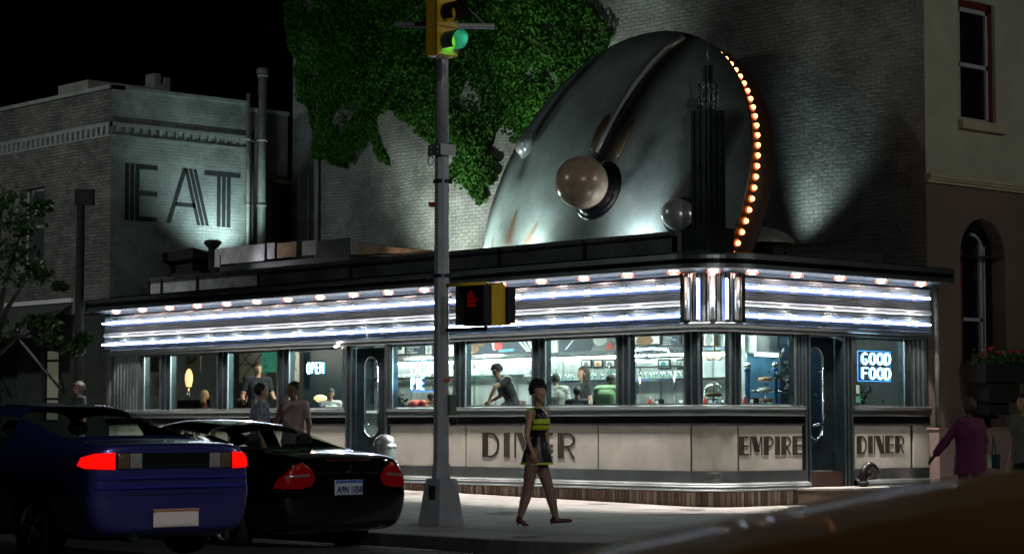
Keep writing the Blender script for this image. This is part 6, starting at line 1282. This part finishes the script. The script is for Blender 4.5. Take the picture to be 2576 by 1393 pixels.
mb = MB(); mb.box(xx-.002, xx, -.18, .18, .752, .778); mb.build('blue_band', mat('plate_blue', (.06, .15, .5), .5), pl)
text(pl, 'plate_number', 'A9N 1058', .105, (xx-.004, .17, .645), (0, -1, 0), Z, (-1, 0, 0), mat('plate_ink', (.03, .04, .16), .5), width=.34)
rear([(-.42, .85), (.42, .85), (.42, .858), (-.42, .858)], CHROME, 'trim_line', lift=.004, rings=2)
mb = MB(); hh = bvh.ray_cast(Vector((-1, 0, .90)), Vector((1, 0, 0)))[0]; mb.lathe([(.035, 0), (.042, .006), (.035, .012)], (hh.x-.004, 0, .90), 16, ax=(-1, 0, 0)); mb.build('badge', CHROME, t)
rear([(-.30, .985), (.30, .985), (.30, 1.0), (-.30, 1.0)], mat('third_brake_light', (.15, .01, .01), .3), 'brake_light', rings=2)
mb = MB(); mb.box(1.2, 1.35, -.6, .6, .6, 1.12); mb.box(2.5, 2.62, -.62, -.1, .6, 1.12); mb.box(2.5, 2.62, .1, .62, .6, 1.12); mb.build('seats', BLK, t)
for y in (-.36, .36):
    for x in (1.28, 2.56): mb = MB(); mb.ball((x, y, 1.2), .1, 10, 0, (.5, 1.2, .75)); mb.build('headrest', BLK, t)
mb = MB(); mb.tube([(.70, .0, 1.08), (.66, .0, 1.13)], [.02, .004], 6); mb.build('aerial', BLK, t)
for s in (-1, 1): mb = MB(); mb.obox((3.15, s*1.0, 1.02), X, Z, Y, .06, .07, .10); mb.build('mirror', PBLK, t)
# blue coupe passing closer to the camera
cou = [S(0, .30, .72, .80, .52, .70, .78, .95, .64, 1.03), S(.08, .22, .80, .87, .50, .72, .82, .99, .72, 1.06), S(.40, .18, .83, .89, .52, .76, .83, 1.0, .73, 1.075, ''), S(.62, .18, .84, .90, .54, .77, .84, 1.0, .71, 1.09, 'W'), S(1.30, .18, .84, .90, .55, .76, .84, .99, .58, 1.31, 'W'), S(1.62, .18, .84, .90, .55, .76, .84, .99, .57, 1.40, 'S'), S(2.25, .18, .84, .90, .55, .76, .84, .985, .57, 1.45, 'S'),
       S(2.75, .18, .84, .90, .55, .75, .83, .97, .57, 1.41, 'B'), S(3.55, .18, .84, .89, .54, .74, .80, .94, .64, 1.0), S(4.1, .19, .82, .87, .52, .68, .74, .84, .6, .88), S(4.45, .24, .72, .78, .48, .58, .6, .70, .5, .73), S(4.58, .30, .6, .64, .46, .52, .48, .58, .4, .6)]
BC = atd(648, 1200, 20.4)
t, bvh = car('blue_coupe', 'glossy blue coupe driving past with bright red tail lights, in the left foreground', cou, .90, PBLU, (1.0, 3.6), .31, loc=(BC.x-.90, BC.y, .01), rz=PI/2)
def rear(pts, m, nm, **kw): return decal(t, bvh, pts, (-.6, 0, 0), (0, -1, 0), Z, (1, 0, 0), m, nm, **kw)
pb = rear([(-.64, .83), (.64, .83), (.64, .97), (-.64, .97)], mat('smoked_tail_panel', (.01, .01, .012), .1, coat=1), 'tail_panel', rings=4)
for s in (-1, 1):
    decal(t, bvh, [(s*.99, .825), (s*1.30, .835), (s*1.38, .86), (s*1.34, .93), (s*1.2, .965), (s*.99, .975)], (-.6, 0, 0), (0, -1, 0), Z, (1, s*.6, 0), RLIT, 'tail_light', lift=.012, rings=8)
    rear([(s*.49, .835), (s*.60, .835), (s*.60, .965), (s*.49, .965)], mat('indicator_lens', (.16, .09, .05), .2), 'indicator', lift=.016, rings=3)
    rear([(s*.36, .835), (s*.48, .835), (s*.48, .965), (s*.36, .965)], mat('reverse_lens', (.28, .27, .26), .2), 'reversing_light', lift=.016, rings=3)
for z in (.74, .655): rear([(-.80, z), (.80, z), (.80, z+.028), (-.80, z+.028)], mat('blue_moulding', (.05, .05, .42), .12, .3, coat=1), 'bumper_moulding', lift=.02, rings=2)
rear([(-.78, .600), (.78, .600), (.78, .608), (-.78, .608)], BLK, 'bumper_gap', lift=.004, rings=2)
for s in (-1, 1): rear([(s*.60, .995), (s*.607, .995), (s*.607, .985), (s*.60, .985)], BLK, 'shut_line', lift=.004, rings=1)
pl = rear([(-.24, .31), (.24, .31), (.24, .47), (-.24, .47)], mat('pale_plate', (.9, .78, .76), .5), 'licence_plate', lift=.02)
rear([(-.24, .445), (.24, .445), (.24, .47), (-.24, .47)], mat('plate_orange', (.5, .22, .12), .5), 'plate_band', lift=.032, rings=2, parent=pl)
mb = MB(); mb.tube([(.15, .45, .22), (-.04, .45, .22)], .035, 10); mb.build('exhaust', DARKST, t)
mb = MB(); mb.box(1.15, 1.3, -.6, .6, .55, 1.08); mb.box(2.2, 2.34, -.62, -.1, .55, 1.1); mb.box(2.2, 2.34, .1, .62, .55, 1.1); mb.build('seats', BLK, t)
for s in (-1, 1): mb = MB(); mb.ball((2.27, s*.36, 1.19), .1, 10, 0, (.5, 1.2, .75)); mb.build('headrest', BLK, t)
for s in (-1, 1): mb = MB(); mb.obox((2.85, s*.98, 1.0), X, Z, Y, .06, .06, .09); mb.build('mirror', PBLU, t)
# amber car right in front of the camera, only its bonnet in view, out of focus
AC = CAM+FH*5.2+RT*.10
amb = [S(0, .30, .70, .80, .52, .70, .72, .92, .60, 1.00), S(.06, .22, .78, .87, .50, .72, .78, .97, .68, 1.06), S(.85, .18, .84, .91, .55, .76, .82, 1.06, .70, 1.14, 'W'), S(1.45, .18, .84, .91, .55, .77, .83, 1.08, .62, 1.42, 'W'), S(1.8, .18, .84, .91, .55, .77, .83, 1.08, .60, 1.48, 'S'), S(2.5, .18, .84, .91, .55, .77, .83, 1.08, .60, 1.50, 'B'), S(3.2, .18, .84, .91, .54, .78, .83, 1.08, .70, 1.135),
       S(3.55, .18, .84, .91, .54, .78, .82, 1.05, .66, 1.105), S(3.8, .18, .84, .91, .54, .76, .82, 1.02, .66, 1.07), S(4.1, .18, .84, .90, .54, .74, .80, .96, .66, 1.012), S(4.4, .19, .82, .89, .53, .72, .78, .90, .64, .955), S(4.65, .2, .80, .87, .52, .68, .76, .84, .62, .90), S(4.85, .24, .76, .82, .50, .62, .70, .76, .58, .83), S(4.95, .32, .66, .72, .48, .58, .6, .66, .5, .70)]
t, bvh = car('amber_car', 'out-of-focus dark amber car bonnet in the bottom right foreground', amb, .91, PAMB, (1.05, 3.85), .335, loc=(0, 0, 0))
t.rotation_euler = (0, 0, PI-YAW); t.location = CAM+FH*5.3+RT*4.80; t.location.z = .0

# ------------------------------------------------------------------ left edge: dark upright, awning, street tree
c = onx(200, 770, -.6); t = thing('dark_upright', 'dark wooden pole with a box near its top in front of the left brick wall', 'pole', loc=(c.x, c.y, gz(c.y))); zt = onx(200, 475, -.6).z-gz(c.y)  # near-black upright with a box, standing before the brick wall
mb = MB(); mb.tube([(0, 0, 0), (0, 0, zt-.15)], [.10, .085], 12); mb.build('post', mat('near_black', (.006, .007, .006), .9), t); mb = MB(); mb.obox((.06, -.05, zt-.18), RT, Z, FH, .19, .16, .1); mb.build('box', MATS['near_black'], t)
t = thing('awning', 'ribbed metal awning with a white upper edge on the left brick building', 'awning'); a = onx(-40, 770, EX).y; b = onx(182, 757, EX).y; z1 = 3.90
mb = MB(); n = 26
for i in range(n):
    y0 = b+(a-b)*i/n; y1 = b+(a-b)*(i+.55)/n; mb.add([(EX-.02, y0, z1-.05), (EX-.02, y1, z1-.05), (EX-1.15, y1, z1-.75), (EX-1.15, y0, z1-.75), (EX-.02, y0, z1-.09), (EX-.02, y1, z1-.09), (EX-1.15, y1, z1-.79), (EX-1.15, y0, z1-.79)], [(0, 1, 2, 3), (7, 6, 5, 4), (0, 3, 7, 4), (1, 5, 6, 2), (2, 6, 7, 3)])
tag(mb.build('ribs', mat('awning_grey', (.10, .11, .105), .6), t)); mb = MB(); mb.box(EX-.06, EX, b-.05, a, z1-.04, z1+.05); mb.build('edge_strip', mat('white_strip', (.75, .73, .78), .5), t)
mb = MB(); mb.add([(EX-.03, b, z1-.12), (EX-.03, a, z1-.12), (EX-1.14, a, z1-.82), (EX-1.14, b, z1-.82)], [(0, 1, 2, 3)]); mb.build('sheet', mat('awning_dark', (.03, .033, .03), .7), t)
mb = MB(); mb.tube([(EX-1.1, b+.4, z1-.78), (EX-.02, b+.4, z1-1.9)], .03, 6); mb.tube([(EX-1.1, a-1, z1-.78), (EX-.02, a-1, z1-1.9)], .03, 6); mb.build('bracket', GALV, t)
t = thing('street_tree', 'dark leafy street tree at the left edge in front of the brick building', 'tree'); tb = atd(-30, 1020, 38); TB = Vector((tb.x, tb.y, gz(tb.y)))
limbs = [(atd(20, 800, 38), .05), (atd(70, 700, 37.6), .03), (atd(110, 850, 37.4), .03), (atd(60, 560, 38.2), .03), (atd(150, 780, 37.8), .025), (atd(10, 470, 38), .025)]
mb = MB(); fork = Vector((TB.x, TB.y, 2.3)); mb.tube([TB, TB.lerp(fork, .5)+X*.03, fork], [.14, .12, .10], 10)
for e, r in limbs: m_ = fork.lerp(e, .5)+Z*.25; mb.tube([fork, m_, e], [.07, .045, .012], 7)
mb.build('trunk', mat('bark', (.06, .055, .045), .9, bump=.5, bscale=30), t)
CL = [(15, 500, .55), (60, 560, .42), (25, 640, .5), (80, 680, .35), (10, 700, .4), (95, 690, .3), (100, 520, .25), (-20, 560, .7), (150, 720, .15), (50, 630, .4), (130, 840, .4), (180, 870, .32), (100, 810, .3), (205, 850, .2), (-10, 830, .4)]
CP = [(atd(x, y, 37.8+random.uniform(-.5, .5)), r) for x, y, r in CL]
def tp():
    c, r = random.choice(CP); v = Vector((random.gauss(0, 1), random.gauss(0, 1), random.gauss(0, 1))).normalized()*(random.random()**.5)*r; v.z *= .55; p = c+v
    return p if noise.noise(p*2.5) > -.18 else None
leafcloud(2600, tp, .04, .085, (0, 0, 1), 1.2).build('crown', [LEAF, LEAFD], t)

# ------------------------------------------------------------------ separate pieces become separate parts
def split(o):
    me = o.data; n = len(me.vertices); par = list(range(n))
    def f(a):
        while par[a] != a: par[a] = par[par[a]]; a = par[a]
        return a
    key = {}
    for i, v in enumerate(me.vertices):
        k = tuple(round(c, 4) for c in v.co)
        if k in key: par[f(i)] = f(key[k])
        else: key[k] = i
    for p in me.polygons:
        for a in p.vertices[1:]: par[f(a)] = f(p.vertices[0])
    gr = {}
    for p in me.polygons: gr.setdefault(f(p.vertices[0]), []).append(p)
    if len(gr) < 2 or len(gr) > 60: return
    kids = [c for c in COL.objects if c.parent == o]
    for gi, ps in enumerate(gr.values()):
        mb = MB(); mp = {}
        for p in ps:
            for a in p.vertices:
                if a not in mp: mp[a] = len(mb.v); mb.v.append(tuple(me.vertices[a].co))
            mb.f.append(tuple(mp[a] for a in p.vertices)); mb.m.append(p.material_index); mb.sm.append(p.use_smooth)
        q = mb.build(o.name.split('.')[0], list(me.materials), o.parent)
        if gi == 0:
            for c in kids: c.parent = q
    bpy.data.objects.remove(o)
for o in list(COL.objects):
    if o.type == 'MESH' and o.parent and o.name.split('.')[0] in ('door_frame', 'fluted_panel', 'window_frame', 'threshold', 'bracket', 'wall_panel_group', 'roof_slope', 'end_wall', 'leg', 'sleeve', 'headrest', 'tube_clip', 'pot'): split(o)
